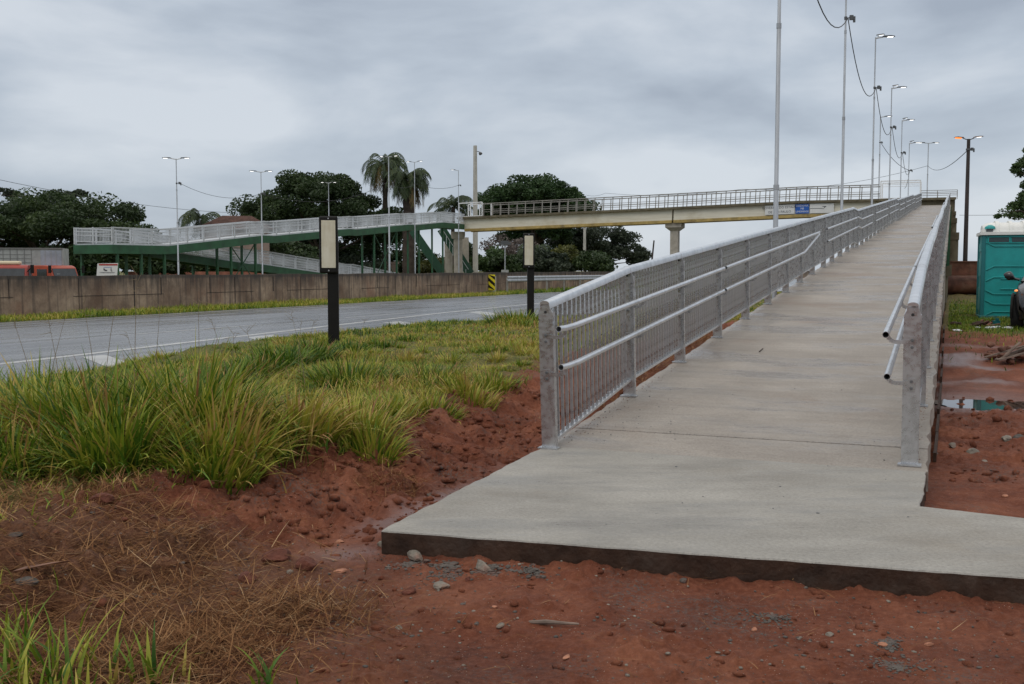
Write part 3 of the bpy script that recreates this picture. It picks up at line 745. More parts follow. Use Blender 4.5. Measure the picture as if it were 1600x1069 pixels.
for k in range(6):
    u = 24.1+15.3*k; b_ = W(u, -3.62, -.3)
    lamp('street_lamp', b_, 12.75, ordn[k], [(40, .35), (88, .05)], 'lamp posts beside the concrete ramp', r=.046, wire_h=10.35)
    cable_pts.append(W(u, -3.62, 10.35)+Vector((.08, 0, 0)))
def cable(name, pts, sag, r, label):
    mb = MB(); allp = []
    for (a, b_), sg_ in zip(zip(pts[:-1], pts[1:]), sag):
        n_ = 14
        for k in range(n_+(1 if b_ is pts[-1] else 0)):
            f = k/n_; p = a+(b_-a)*f; allp.append(p - Z*sg_*4*f*(1-f))
    mb.tube(allp, r, 5); o = mb.build(name, M['wire'], smooth=True); tag(o, label, 'cable'); return o
cable('overhead_cable', [W(24.1-15.3, -3.62, 10.35)] + cable_pts + [W(114, -4.5, 9.8)], [1.6, 1.5, 1.3, 1.2, 1.0, .9, .5], .017, 'black cable sagging between the galvanised lamp posts along the ramp')
lamps_far = [(280, 250, 75, [(270, .05), (90, .05)], 'twin lamp post in front of the green ramp, leftmost of the far lamps', 288, .05),
             (411, 270, 88, [(270, .05), (90, .05)], 'twin lamp post in front of the green ramp, left of the big broad tree', 304, .05),
             (515.5, 287, 128, [(270, .05), (90, .05)], 'short twin lamp post seen right above the nearer black marker', None, .06),
             (609, 247, 112, [(270, .02), (90, .12)], 'tall pale lamp post standing in front of the tallest palm', None, .08),
             (649, 255, 124, [(270, .02), (90, .12)], 'lamp post right of the two tall palms, its lit head on the right', None, .06),
             (717, 268, 135, [(270, .1)], 'single headed lamp post rising behind the left end of the bridge railing', 291, .06)]
for px, py, D, hd, lb, wy, r in lamps_far:
    t = P(px, py, D); lamp('street_lamp', Vector((t.x, t.y, -.6)), t.z, lb, hd, 'lamp posts around the green ramp', r=r, wire_h=(P(px, wy, D).z if wy else None), hs=1.05)
t = P(1369, 186, 128); lamp('street_lamp', Vector((t.x, t.y, -.5)), t.z, 'thin single headed lamp post beyond the bridge, between two nearer ramp lamp posts', [(80, .1)], 'lamp posts beyond the footbridge', r=.09, wire_h=P(1369, 225, 128).z, hs=1.6)
t = P(1444, 226, 140); lamp('street_lamp', Vector((t.x, t.y, -.5)), t.z, 'thin twin lamp post beyond the top end of the ramp', [(270, .02), (90, .02)], 'lamp posts beyond the footbridge', r=.09, hs=1.5)
t = P(1506, 220, 58)
bl = lamp('street_lamp', Vector((t.x, t.y, .3)), t.z, 'rusty brown lamp post with one orange and one white lit head, behind the rusty skip', [(270, .12), (90, .18)], None, r=.11, matp='brownpole', lit='mix', hs=.85, steps=False, wire_h=P(1506, 236, 58).z)
t = P(743, 230, 150); mb = MB(); b0 = Vector((t.x, t.y, -.6)); mb.tube([(0, 0, 0), (0, 0, t.z+.6)], [.40, .26], 4)
cp = empty('utility_pole', b0, 0, 'tall square concrete pole rising behind the left part of the bridge', 'pole'); mb.build('pole', M['concpole'], cp)
mb = MB(); mb.tube([(.2, 0, t.z-.2), (.6, 0, t.z-.25)], .05, 6); mb.blob((.75, 0, t.z-.5), .28, 1); mb.build('camera_head', M['lampgrey'], cp)
t = P(913, 380, 170); mb = MB(); mb.tube([(t.x, t.y, -.6), (t.x, t.y, t.z+3)], [.28, .2], 6); tag(mb.build('utility_pole', M['concpole'], smooth=True), 'pale concrete pole standing at the trunk of the dark round tree under the bridge', 'pole')
t = P(1021, 376, 150); mb = MB(); mb.tube([(t.x-.6, t.y, -.6), (t.x, t.y, t.z)], [.16, .11], 6); tag(mb.build('utility_pole', M['brownpole'], smooth=True), 'thin leaning dark pole right of the round tree under the bridge', 'pole')
t = P(789, 381, 130); fl = empty('floodlight_post', Vector((t.x, t.y, -.6)), 0, 'short floodlight post with flat dark head under the bridge, left of the farther marker', 'floodlight')
mb = MB(); mb.tube([(0, 0, 0), (0, 0, t.z+.6)], .07, 8); mb.build('pole', M['galv_pole'], fl); mb = MB(); mb.box((0, 0, t.z+.6), (1.5, .6, .28)); mb.box((0, 0, t.z+.85), (.9, .5, .2)); mb.build('lamp_head', M['lampgrey'], fl)
mb = MB(); q = P(789, 424, 130); mb.box((0, 0, q.z+.6), (.9, .4, .35)); mb.box((0, 0, .8), (.4, .4, 1.6)); mb.build('control_box', M['boxgrey'], fl)
# long wires
cable('overhead_wire', [P(-60, 268, 70), P(390, 334, 105)], [.6], .016, 'thin black wire falling across the sky from the left edge towards the house roof')
cable('overhead_wire', [P(281, 288, 75)+Vector((.2, 0, 0)), P(410, 304, 88)], [.65], .014, 'thin wire slung between the two leftmost far lamp posts')
cable('overhead_wire', [P(411, 304, 88), P(609, 285, 112), P(649, 288, 124), P(717, 291, 135)], [1.3, .6, .5], .02, 'thin wire passing in front of the broad tree and the palms')
cable('overhead_wire', [P(915, 306, 190), P(945, 303, 185), P(1157, 297, 150), P(1444, 261, 140), P(1505, 237, 58)], [.3, .6, 1.0, .8], .022, 'thin wire from behind the bridge up to the rusty brown lamp post')
cable('overhead_wire', [P(1370, 225, 128), P(1416, 268, 128)], [.6], .03, 'short wire sloping down right of the thin single lamp post')
cable('overhead_wire', [P(1495, 337, 130), P(1700, 325, 130)], [.3], .022, 'thin low wire in the sky behind the brown lamp post')

# ---------------------------------------------------------------- the footbridge
UB = 125.2
bz = [(-59.4, 8.42), (-30.9, 9.06), (-16, 9.45), (.6, 9.42)]
def btop(v):
    for (a, za), (b_, zb) in zip(bz[:-1], bz[1:]):
        if v <= b_: return za+(zb-za)*(v-a)/(b_-a)
    return bz[-1][1]
bridge = empty('footbridge', W(UB, -30, 0), 0, 'long cream concrete footbridge crossing the road on square columns', 'bridge')
def bpart(mb, name, mt, parent=None, **kw):
    mb.v = [tuple(Vector(v)-bridge.location) for v in mb.v]; return mb.build(name, mt, parent or bridge, **kw)
def run(vs_, uo, z0, z1, wd, nm, mt, parent=None):
    mb = MB()
    mb.sweep([(W(UB+uo, v, btop(v)), U, Z) for v in vs_], [(-wd/2, z0), (wd/2, z0), (wd/2, z1), (-wd/2, z1)]); return bpart(mb, nm, mt, parent)
for va, vb in ((-59.4, -31.0), (-30.8, -7.4), (-7.38, .3)):
    vs_ = [va]+[v for v in (-45, -16) if va < v < vb]+[vb]
    for uo in (0, 2.0):
        mb = MB(); fr = []
        for k, v in enumerate(vs_):
            cut = 1.0 if (k == 0 and va < -59) else 0
            fr.append((W(UB+uo, v, btop(v)), U, Z))
        if va < -59: # bevelled end
            fr.insert(1, (W(UB+uo, v-0, btop(va)), U, Z)); fr.pop(1)
        mb.sweep(fr, [(-.22, -1.55), (.22, -1.55), (.12, -.25), (-.12, -.25)])
        if va < -59:
            for i in range(2): # pull the lower end corners in
                x = Vector(mb.v[i]) + V*1.0; mb.v[i] = tuple(x)
        bpart(mb, 'girder', M['beam'] if va < -8 else M['deckedge'])  # end section is a darker brown than the cream spans
        mb = MB(); fr2 = [(W(UB+uo, v+(1.0 if v < -59 else 0), btop(v)), U, Z) for v in vs_]; mb.sweep(fr2, [(-.30, -1.86), (.30, -1.86), (.30, -1.60), (-.30, -1.52)]); bpart(mb, 'flange', M['ochre'])
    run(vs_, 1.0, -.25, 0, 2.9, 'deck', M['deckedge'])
run([-59.2, -45, -30.9, -16, .4], -.52, -.25, .02, .12, 'edge_beam', M['deckedge'])
for uo, hh in ((-.45, 1.62), (2.45, 1.62)):
    mb = MB()
    vs_ = [-55.6, -45, -30.9, -16, -7.5]
    mb.sweep([(W(UB+uo, v, btop(v)), U, Z) for v in vs_], [(-.09, hh-.1), (.09, hh-.1), (.09, hh), (-.09, hh)])
    for q in (.5, .78): mb.sweep([(W(UB+uo, v, btop(v)), U, Z) for v in vs_], [(-.025, q), (.025, q), (.025, q+.05), (-.025, q+.05)])
    par = bpart(mb, 'parapet', M['bridge_rail'])
    for v in np.arange(-55.6, -7.4, 1.15):
        mb = MB(); mb.bar(W(UB+uo, v, btop(v)-.1), W(UB+uo, v+.06, btop(v)+hh-.1), .07, .09, V); bpart(mb, 'railing_post', M['bridge_rail'], par)
# white framed end panels
for va, vb, k in ((-59.1, -55.8, 2), (-7.35, -3.25, 1)):
    for uo in (-.45, 2.45):
        mb = MB(); hh = 1.78 if va < -50 else 1.95
        for v in np.linspace(va, vb, k+1): mb.bar(W(UB+uo, v, btop(v)), W(UB+uo, v, btop(v)+hh), .11, .11, V)
        mb.bar(W(UB+uo, va, btop(va)+hh), W(UB+uo, vb, btop(vb)+hh), .11, .11); mb.bar(W(UB+uo, va, btop(va)+.05), W(UB+uo, vb, btop(vb)+.05), .1, .1)
        if va > -50: mb.bar(W(UB+uo, va, btop(va)+hh-.4), W(UB+uo, vb, btop(vb)+hh-.4), .05, .05)
        bpart(mb, 'end_panel', M['white_frame'])
def column(u, v, ztop, wd, cap, sq=True, name='column'):
    mb = MB()
    if sq: mb.box(W(u, v, (ztop-.9-.6)/2), (wd, wd, ztop-.9+.6), (U, V, Z))
    else: mb.tube([W(u, v, -.6), W(u, v, ztop-.9)], wd/2, 18)
    z0 = ztop-.9
    if cap:
        a = wd/2+.04; b_ = wd/2+(.5 if u < UB+.9 or v > -50 else .12)
        if v < -50: b_ = wd/2+.12
        lo_ = [W(u-1.6 if False else u, v, 0) + U*x + V*y + Z*z0 for x, y in ((-a, -a), (a, -a), (a, a), (-a, a))]
        hi = [W(u, v, 0) + U*x + V*y + Z*(z0+.4) for x, y in ((-b_, -b_), (b_, -b_), (b_, b_), (-b_, b_))]
        h2 = [p+Z*.5 for p in hi]
        mb.add(lo_+hi+h2, [(0, 1, 5, 4), (1, 2, 6, 5), (2, 3, 7, 6), (3, 0, 4, 7), (4, 5, 9, 8), (5, 6, 10, 9), (6, 7, 11, 10), (7, 4, 8, 11), (8, 9, 10, 11), (3, 2, 1, 0)])
    bpart(mb, name, M['colconc'], smooth=not sq)
column(UB+1, -30.9, btop(-30.9)-1.86, .95, True)
column(UB+1, -2.2, btop(-2.2)-1.86, .95, True)
column(UB+.3, -59.6, btop(-59.4)-1.86, 1.15, True, False)
column(UB+3.6, -62.6, btop(-59.4)-1.5, 1.1, False, False)
column(UB+6, -61.3, btop(-59.4)-1.5, 1.1, False, False)
for uo in (-.45, 2.45):
    mb = MB()
    for h in (.45, .80): mb.bar(W(UB+uo, -3.2, btop(-3)+h), W(UB+uo, .5, btop(0)+h), .06, .06)
    for v in (-1.5, .5): mb.bar(W(UB+uo, v, btop(v)), W(UB+uo, v, btop(v)+.82), .07, .07, V)
    bpart(mb, 'end_rail', M['bridge_rail'])
# hanging signs on the girder face
def text_mesh(body, size, mt, origin, xa, za, parent, name='lettering', align='CENTER', extr=.004):
    cu = bpy.data.curves.new('t', 'FONT'); cu.body = body; cu.size = size; cu.align_x = align; cu.align_y = 'CENTER'; cu.extrude = extr; cu.resolution_u = 2
    o = bpy.data.objects.new('t', cu); COL.objects.link(o); dg = bpy.context.evaluated_depsgraph_get(); dg.update()
    me = bpy.data.meshes.new_from_object(o.evaluated_get(dg)); bpy.data.objects.remove(o); me.materials.clear(); me.materials.append(mt); me.name = name
    t_ = bpy.data.objects.new(name, me); link(t_, parent); na_ = xa.cross(za)
    Mx = Matrix(((xa.x, za.x, na_.x, origin.x), (xa.y, za.y, na_.y, origin.y), (xa.z, za.z, na_.z, origin.z), (0, 0, 0, 1)))
    t_.matrix_local = Matrix.Translation(-parent.location) @ Mx
    return t_
def pv_(px):           # v on the bridge line seen at px
    k = (px-800)/FP; u = UB-.3; return (k*C_*u-S_*u)/(C_+k*S_)
def girder_sign(pa, pb_, mt, label, lines, inkm, size, z0=-1.42, z1=-.36, extra=None, uoff=0.):
    va, vb = pv_(pa), pv_(pb_); vm_ = (va+vb)/2; uo = -.36-uoff
    root = empty('sign', W(UB+uo, vm_, btop(vm_)), 0, label, 'sign')
    mb = MB(); mb.sweep([(W(UB+uo, v, btop(v))-root.location, U, Z) for v in (va, vb)], [(-.02, z0), (.02, z0), (.02, z1), (-.02, z1)]); mb.build('panel', mt, root)
    xa = (W(UB, vb, btop(vb))-W(UB, va, btop(va))).normalized(); za = (Z-xa*xa.z).normalized()
    for txt, dx, dz, sc in lines: text_mesh(txt, size*sc, inkm, W(UB+uo-.03, vm_+dx, btop(vm_)+(z0+z1)/2+dz), xa, za, root)
    return root, xa, za, vm_, uo
girder_sign(1193, 1239, M['signwhite'], 'white sign with two lines of dark capitals on the bridge girder behind a lamp post', [('GOVERNO DO ESTADO', 0, .24, 1), ('DE SÃO PAULO', 0, -.26, 1)], M['ink'], .37)
girder_sign(1240.2, 1261.5, M['signblue'], 'blue sign with three lines of white capitals on the bridge girder', [('RODOVIA', 0, .32, 1), ('MB', 0, 0, 1), ('LIMEIRENSE', 0, -.33, .95)], M['inkwhite'], .30)
s5, xa, za, vm_, uo = girder_sign(1262.5, 1300, M['signwhite'], 'white sign with a thin dark emblem on the bridge girder, right of the blue sign', [], M['ink'], .3)
mb = MB(); o_ = W(UB+uo-.03, vm_, btop(vm_)-.89)-s5.location
mb.bar(o_-xa*1.3, o_+xa*-.1, .01, .05, za); mb.bar(o_-xa*.15, o_+xa*.25-za*.06, .01, .05, za); mb.prism([o_+xa*.0+za*.22, o_+xa*.5+za*.24, o_+xa*.3+za*.02, o_+xa*.25+za*.14], (0, 0, 0), -U*.008); mb.build('emblem', M['ink'], s5)

# ---------------------------------------------------------------- the green steel ramp on the far side
gr = empty('green_ramp', W(60, -60, -.6), 0, 'zigzag pedestrian ramp on green steel beams with pale railings beyond the wall', 'ramp')
def gpart(mb, name, mt, parent=None, **kw):
    mb.v = [tuple(Vector(v)-gr.location) for v in mb.v]; return mb.build(name, mt, parent or gr, **kw)
upper = [(62.5, 3.58), (68.6, 3.62), (81.6, 4.86), (83.1, 4.86), (96.5, 6.0), (98, 6.0), (110, 7.0), (111.5, 7.0), (119, 7.62), (125.2, 7.62)]
lower = [(62.5, 3.58), (66.5, 3.58), (82, 2.25), (83.5, 2.25), (99, 1.0), (100.5, 1.0), (112, -.1)]
def zp(prof, u):
    for (a, za_), (b_, zb) in zip(prof[:-1], prof[1:]):
        if u <= b_: return za_+(zb-za_)*(u-a)/(b_-a)
    return prof[-1][1]
def walkway(prof, v0, v1, skip_inner_to=None):
    fr = [(W(u, 0, z), V, Z) for u, z in prof]
    mb = MB(); mb.sweep(fr, [(v0, -.14), (v1, -.14), (v1, 0), (v0, 0)]); gpart(mb, 'deck', M['white_rail'])
    for v in (v0, v1):
        mb = MB(); mb.sweep(fr, [(v-.08, -.80), (v+.08, -.80), (v+.08, -.13), (v-.08, -.13)]); gpart(mb, 'beam', M['green'])
        mb = MB(); st = prof[0][0] if skip_inner_to is None or v in (-58.5, -62.2) else skip_inner_to
        pf = [(u, z) for u, z in prof if u > st]; pf = [(st, zp(prof, st))]+pf if st > prof[0][0] else prof
        f2 = [(W(u, 0, z), V, Z) for u, z in pf]
        mb.sweep(f2, [(v-.05, 1.13), (v+.05, 1.13), (v+.05, 1.22), (v-.05, 1.22)])
        for h in (.12, .62, .9): mb.sweep(f2, [(v-.02, h), (v+.02, h), (v+.02, h+.045), (v-.02, h+.045)])
        rl = gpart(mb, 'rail', M['white_rail'])
        mb = MB(); us_ = np.arange(pf[0][0], pf[-1][0], .145)
        for u in us_: z = zp(prof, u); mb.bar(W(u, v, z+.12), W(u, v, z+1.15), .035, .012, U)
        tag(gpart(mb, 'balusters', M['white_rail'], rl), kind='stuff')
        for u in np.arange(pf[0][0]+.05, pf[-1][0]+.01, 2.1):
            z = zp(prof, u); mb = MB(); mb.bar(W(u, v, z-.12), W(u, v, z+1.2), .10, .07, U); gpart(mb, 'post', M['white_rail'], rl)
walkway(upper, -60.2, -58.5, 66.5); walkway(lower, -62.2, -60.5, 66.5)
# landing cross pieces
mb = MB(); mb.prism([W(62.5, -60.5, 3.48), W(62.5, -60.2, 3.48), W(66.5, -60.2, 3.48), W(66.5, -60.5, 3.48)], (0, 0, -.1), (0, 0, .06)); gpart(mb, 'landing', M['white_rail'])
mb = MB(); mb.bar(W(62.42, -62.28, 3.12), W(62.42, -58.42, 3.12), .16, .67); gpart(mb, 'beam', M['green'])
mb = MB()
for h in (.12, .62, .9, 1.15): mb.bar(W(62.4, -62.25, 3.58+h), W(62.4, -58.45, 3.58+h), .05, .05)
for v in np.arange(-62.2, -58.4, .145): mb.bar(W(62.4, v, 3.7), W(62.4, v, 4.74), .035, .012, V)
for v in (-62.2, -60.35, -58.5): mb.bar(W(62.4, v, 3.5), W(62.4, v, 4.8), .1, .07, V)
gpart(mb, 'rail', M['white_rail'])
def strut_frame(u, prof, v0, v1, brace=False, u2=None):
    z = zp(prof, u)-.75
    for v in (v0, v1):
        mb = MB(); mb.box(W(u, v, (z-.6)/2), (.18, .18, z+.6), (U, V, Z)); gpart(mb, 'column', M['green'])
    if u2:
        z2 = zp(prof, u2)-.75; mb = MB()
        for v in (v0,): mb.bar(W(u, v, z), W(u2, v, .4), .07, .07); mb.bar(W(u, v, .4), W(u2, v, z2), .07, .07); mb.bar(W(u, v, .2), W(u2, v, -.5), .07, .07)
        gpart(mb, 'brace', M['dark_green'])
def u_at(px, v): Y = 1786*v/(px-1483); return (Y+S_*v)/C_
for a, b_ in ((222, None), (258, None), (362, 400), (585, 620), (655, None), (692, None)):
    ua = u_at(a, -58.6); ub = u_at(b_, -58.6) if b_ else None
    strut_frame(ua, upper, -58.6, -60.1, u2=ub)
    if b_: strut_frame(ub, upper, -58.6, -60.1)
for u in (76,): strut_frame(u, lower, -60.6, -62.1)
strut_frame(63.0, upper, -58.6, -62.1)
# a steep stair seen edge-on under the bridge end
mb = MB(); mb.bar(P(645, 360, 142), P(690, 425, 142), .3, 1.1); mb.bar(P(690, 358, 141), P(735, 428, 141), .3, 1.2); gpart(mb, 'stair_stringer', M['dark_green'])
mb = MB()
for k in range(9): a = P(688+k*5, 352+k*8.6, 140); mb.bar(a, a-Z*1.1, .05, .05, V)
mb.bar(P(686, 350, 140), P(732, 421, 140), .06, .06); gpart(mb, 'stair_rail', M['white_rail'])

# ---------------------------------------------------------------- the wall beyond the road
def wall_material():
    m = bpy.data.materials.new('stained concrete wall'); m.use_nodes = True; t = m.node_tree; b = t.nodes['Principled BSDF']; L = t.links.new
    tc = N(t, 'ShaderNodeTexCoord')
    def noise(sc, vec=None, det=6, ro=.6, loc=(0, 0, 0)):
        mpn = N(t, 'ShaderNodeMapping'); L(tc.outputs['Object'], mpn.inputs[0]); mpn.inputs['Location'].default_value = loc
        if vec: mpn.inputs['Scale'].default_value = vec
        n = N(t, 'ShaderNodeTexNoise'); n.inputs['Scale'].default_value = sc; n.inputs['Detail'].default_value = det; n.inputs['Roughness'].default_value = ro; L(mpn.outputs[0], n.inputs['Vector']); return n.outputs['Fac']
    def mr_(f, a, b_, c, d):
        q = N(t, 'ShaderNodeMapRange'); L(f, q.inputs[0]); q.inputs['From Min'].default_value = a; q.inputs['From Max'].default_value = b_; q.inputs['To Min'].default_value = c; q.inputs['To Max'].default_value = d; return q.outputs[0]
    def mixc(f, x, y):
        k = N(t, 'ShaderNodeMix', data_type='RGBA'); L(f, k.inputs[0])
        for s_, v_ in ((k.inputs[6], x), (k.inputs[7], y)):
            if isinstance(v_, tuple): s_.default_value = (*v_, 1)
            else: L(v_, s_)
        return k.outputs[2]
    def mul(a, b_):
        k = N(t, 'ShaderNodeMath', operation='MULTIPLY'); L(a, k.inputs[0]); L(b_, k.inputs[1]); return k.outputs[0]
    sx = N(t, 'ShaderNodeSeparateXYZ'); L(tc.outputs['Object'], sx.inputs[0])
    base = mixc(mr_(noise(.5, None, 8, .65), .35, .65, 0, 1), (.17, .105, .07), (.46, .345, .245))
    base = mixc(mr_(noise(2.6, None, 7, .7), .42, .66, 0, .55), base, (.13, .085, .06))
    base = mixc(mr_(noise(.3, None, 6), .55, .7, 0, .65), base, (.25, .105, .06))
    base = mixc(mr_(noise(1.5, (1, 3.0, .12), 6), .5, .62, 0, .75), base, (.085, .062, .05))       # drip streaks
    drip = mul(mr_(sx.outputs['Z'], .75, 1.38, 0, 1), mr_(noise(1.4, (1, 2.4, .22), 7, .7), .40, .58, .15, 1))
    base = mixc(mr_(sx.outputs['Z'], 1.30, 1.38, 0, .7), base, (.06, .05, .042))
    base = mixc(drip, base, (.055, .045, .038))
    L(base, b.inputs['Base Color']); b.inputs['Roughness'].default_value = .85
    bp = N(t, 'ShaderNodeBump'); bp.inputs['Strength'].default_value = .6; bp.inputs['Distance'].default_value = .03; L(noise(8, None, 7, .7), bp.inputs['Height']); L(bp.outputs[0], b.inputs['Normal'])
    return m
M['wall'] = wall_material(); M['joint'] = mat('dark joint', (.045, .035, .03), .9)
def wall(ua, ub, v, h, label, panels):
    """object axes: x across, y along, z up"""
    root = empty('concrete_wall', W(ua, v, ZR), RZ, label, 'wall')
    L_ = ub-ua; mb = MB(); us_ = list(np.arange(0, L_, 1.5))+[L_]
    hh = [h + .02*math.sin(x*.7)+random.uniform(-.008, .008) + .10*min(1, x/90) for x in us_]
    vs_ = []
    for x, z in zip(us_, hh): vs_ += [Vector((-.14, x, -.4)), Vector((.14, x, -.4)), Vector((.12, x, z)), Vector((-.12, x, z))]
    n_ = len(us_); mb.add(vs_, [(i*4+p, i*4+(p+1) % 4, i*4+4+(p+1) % 4, i*4+4+p) for i in range(n_-1) for p in range(4)]+[(0, 1, 2, 3), (n_*4-1, n_*4-2, n_*4-3, n_*4-4)])
    mb.build('wall_panel', M['wall'], root)
    mb = MB(); x = 1.2
    rr = random.Random(5)
    while x < L_ and panels:
        if rr.random() < .25: x += 2.2; continue
        z0 = .02 if rr.random() < .45 else h*.48; z1 = h*.98 if rr.random() < .7 else h*.5
        mb.box((.131, x, (z0+z1)/2), (.022, .022 if rr.random() < .7 else .05, z1-z0)); x += rr.uniform(1.5, 3.2)
    x = 0
    while x < L_-2 and panels:
        l2 = rr.uniform(1.5, 5); zj = h*.5 + rr.uniform(-.03, .03); mb.bar((.132, x, zj), (.132, x+l2, zj+rr.uniform(-.02, .02)), .02, .018); x += l2*1.05 + rr.choice((0, 0, 2.5, 4.5))
    if mb.v: mb.build('joints', M['joint'], root)
    return root
wall(-30, 68.2, -30.15, 1.40, 'long low brown stained concrete wall beyond the road, running left from the black and yellow marker', True)
wall(68.6, 330, -31.3, 1.52, 'dark concrete wall set back behind the guard rail', True)
ep = MB(); ep.box(W(68.5, -29.95, .45), (.5, .55, 1.3), (U, V, Z)); tag(ep.build('wall_end_post', M['colconc']), 'pale square concrete block ending the wall beside the guard rail', 'post')
# chevron marker
c0 = W(68.15, -29.75, .55); cm = empty('hazard_marker', c0, RZ, 'small yellow and black striped hazard board on the end of the wall', 'sign')
mb = MB(); mb.box((0, 0, .12), (.50, .03, 1.1)); mb.build('board', M['yellow'], cm)
mb = MB()
for k in (-1, 0, 1):
    pts = [(-.25, k*.48+.40), (.25, k*.48-.02), (.25, k*.48-.26), (-.25, k*.48+.16)]
    pts = [(x, min(max(z, -.43), .67)) for x, z in [(a, b_+.08) for a, b_ in pts]]
    mb.prism([Vector((x, -.018, z)) for x, z in pts], (0, 0, 0), (0, -.006, 0))
mb.build('stripe', M['black'], cm)
# guard rail
g0 = empty('guard_rail', W(68.9, -28.9, ZR), RZ, 'grey corrugated guard rail starting at the striped hazard board', 'guard rail')
prof = [(0, .0), (.05, .04), (.05, .10), (0, .15), (0, .17), (.05, .22), (.05, .28), (0, .32)]
prof = prof + [(x-.012, z) for x, z in reversed(prof)]
mb = MB(); mb.sweep([(Vector((0, y, .86)), Vector((1, 0, 0)), Z*1.25) for y in (0, 70)], prof); mb.build('rail', M['galv_pole'], g0)
for y in np.arange(.3, 70, 4): mb = MB(); mb.box((-.12, y, .5), (.12, .1, 1.3)); mb.build('post', M['bridge_rail'], g0)

# ---------------------------------------------------------------- the two marker posts
def marker(px, D, ytop, label):
    t = P(px, 0, D); b_ = Vector((t.x, t.y, hz(t.x, t.y)-.1)); root = empty('marker_post', b_, R(6), label, 'post', 'black marker posts on the verge')
    H = P(px, ytop, D).z-b_.z
    mb = MB(); mb.box((0, 0, (H-.3)/2), (.19, .15, H-.3)); mb.build('post', M['black'], root, bevel=.012)
    c = Vector((-.065, -.10, H-.50)); mb = MB(); mb.box(c, (.325, .07, 1.0)); mb.build('frame', M['black'], root, bevel=.03)
    mb = MB(); mb.box(c+Vector((0, -.036, .01)), (.245, .012, .83)); mb.build('panel', M['panel'], root, bevel=.006)
    mb = MB()
    for zz in (.46, -.45): mb.tube([c+Vector((0, -.03, zz)), c+Vector((0, -.045, zz))], .012, 8)
    mb.build('screw', M['galv'], root)
    return root
marker(521, 18.7, 339, 'nearer and taller-looking black marker post with cream panel, left on the grass verge')
marker(829, 30.2, 365, 'farther black marker post with cream panel, right beside the start of the left railing')

# ---------------------------------------------------------------- portable toilet
t = P(1532, 497, 25.2); tz = hz(t.x, t.y)
tl = empty('portable_toilet', Vector((t.x, t.y, tz-.02)), R(-19.5)+0, 'teal plastic portable toilet with white ribbed roof standing right of the ramp', 'toilet')
Wd, Dp, Ht = 1.22, 1.15, 2.02
mb = MB(); mb.box((Wd/2, Dp/2, Ht/2), (Wd-.04, Dp-.04, Ht)); mb.build('body', M['teal'], tl, bevel=.02)
mb = MB()
for x in (0.03, Wd-.03):
    for y in (.03, Dp-.03): mb.box((x, y, Ht/2), (.09, .09, Ht))
mb.box((Wd/2, Dp/2, .05), (Wd+.06, Dp+.06, .12)); mb.build('frame', M['teal_dark'], tl, bevel=.015)
def moulding(pts, w_=.022): 
    mb = MB()
    for a, b_ in zip(pts[:-1], pts[1:]): mb.bar(Vector((a[0], .012, a[1])), Vector((b_[0], .012, b_[1])), .03, w_)
    return mb
ribs = MB()
for zc, sgn in ((1.75, 1), (1.28, -1), (1.02, -1), (.62, 1), (.38, 1), (.20, -1)):
    m2 = moulding([(.10, zc+.09*sgn), (.27, zc), (Wd-.27, zc), (Wd-.1, zc+.09*sgn)]); ribs.add(m2.v, m2.f)
for zc in (.98, .74):
    m2 = moulding([(.42, zc), (Wd-.2, zc)]); ribs.add(m2.v, m2.f)
ribs.build('moulding', M['teal'], tl, bevel=.006)
for x in (.36, .86):
    mb = MB(); mb.box((x, .014, 1.905), (.44, .02, .11)); mb.build('vent', M['vent'], tl)
mb = MB()
for x in (.13, .59, 1.09): mb.box((x, .012, 1.905), (.025, .03, .16))
mb.box((Wd/2, .012, 1.975), (1.05, .03, .02)); mb.box((Wd/2, .012, 1.835), (1.05, .03, .02)); mb.build('vent_frame', M['teal'], tl)
# left flank details
mb = MB()
for a, b_ in ((.2, .8), (1.0, 1.5), (1.6, 1.85)): mb.box((.012, Dp/2, (a+b_)/2), (.03, .6, b_-a-.06))
mb.build('side_moulding', M['teal'], tl, bevel=.01)
mb = MB(); mb.box((Wd/2, Dp/2, Ht+.035), (Wd+.10, Dp+.10, .07))
pr = [(-.52, 0), (-.50, .10), (-.40, .19), (-.2, .235), (0, .245), (.2, .235), (.40, .19), (.50, .10), (.52, 0)]
mb.sweep([(Vector((x, Dp/2, Ht+.07)), Vector((0, s1, 0)), Z*s1) for x, s1 in ((.02, .7), (.12, .95), (.2, 1), (Wd-.2, 1), (Wd-.05, .8))], pr)
for x in (.33, .62, .92): mb.sweep([(Vector((x+dx, Dp/2, Ht+.07)), Vector((0, 1.03, 0)), Z*1.14) for dx in (-.035, .035)], pr)
mb.build('roof', M['roofwhite'], tl, smooth=True)
mb = MB(); mb.tube([(.17, .12, Ht+.06), (.17, .12, Ht+.17)], .085, 14); mb.build('vent_pipe', M['lampgrey'], tl, smooth=True)
mb = MB(); mb.tube([(.17, .12, Ht+.15), (.17, .12, Ht+.20), (.17, .12, Ht+.24)], [.125, .11, .04], 14); mb.build('vent_cap', M['teal'], tl, smooth=True)

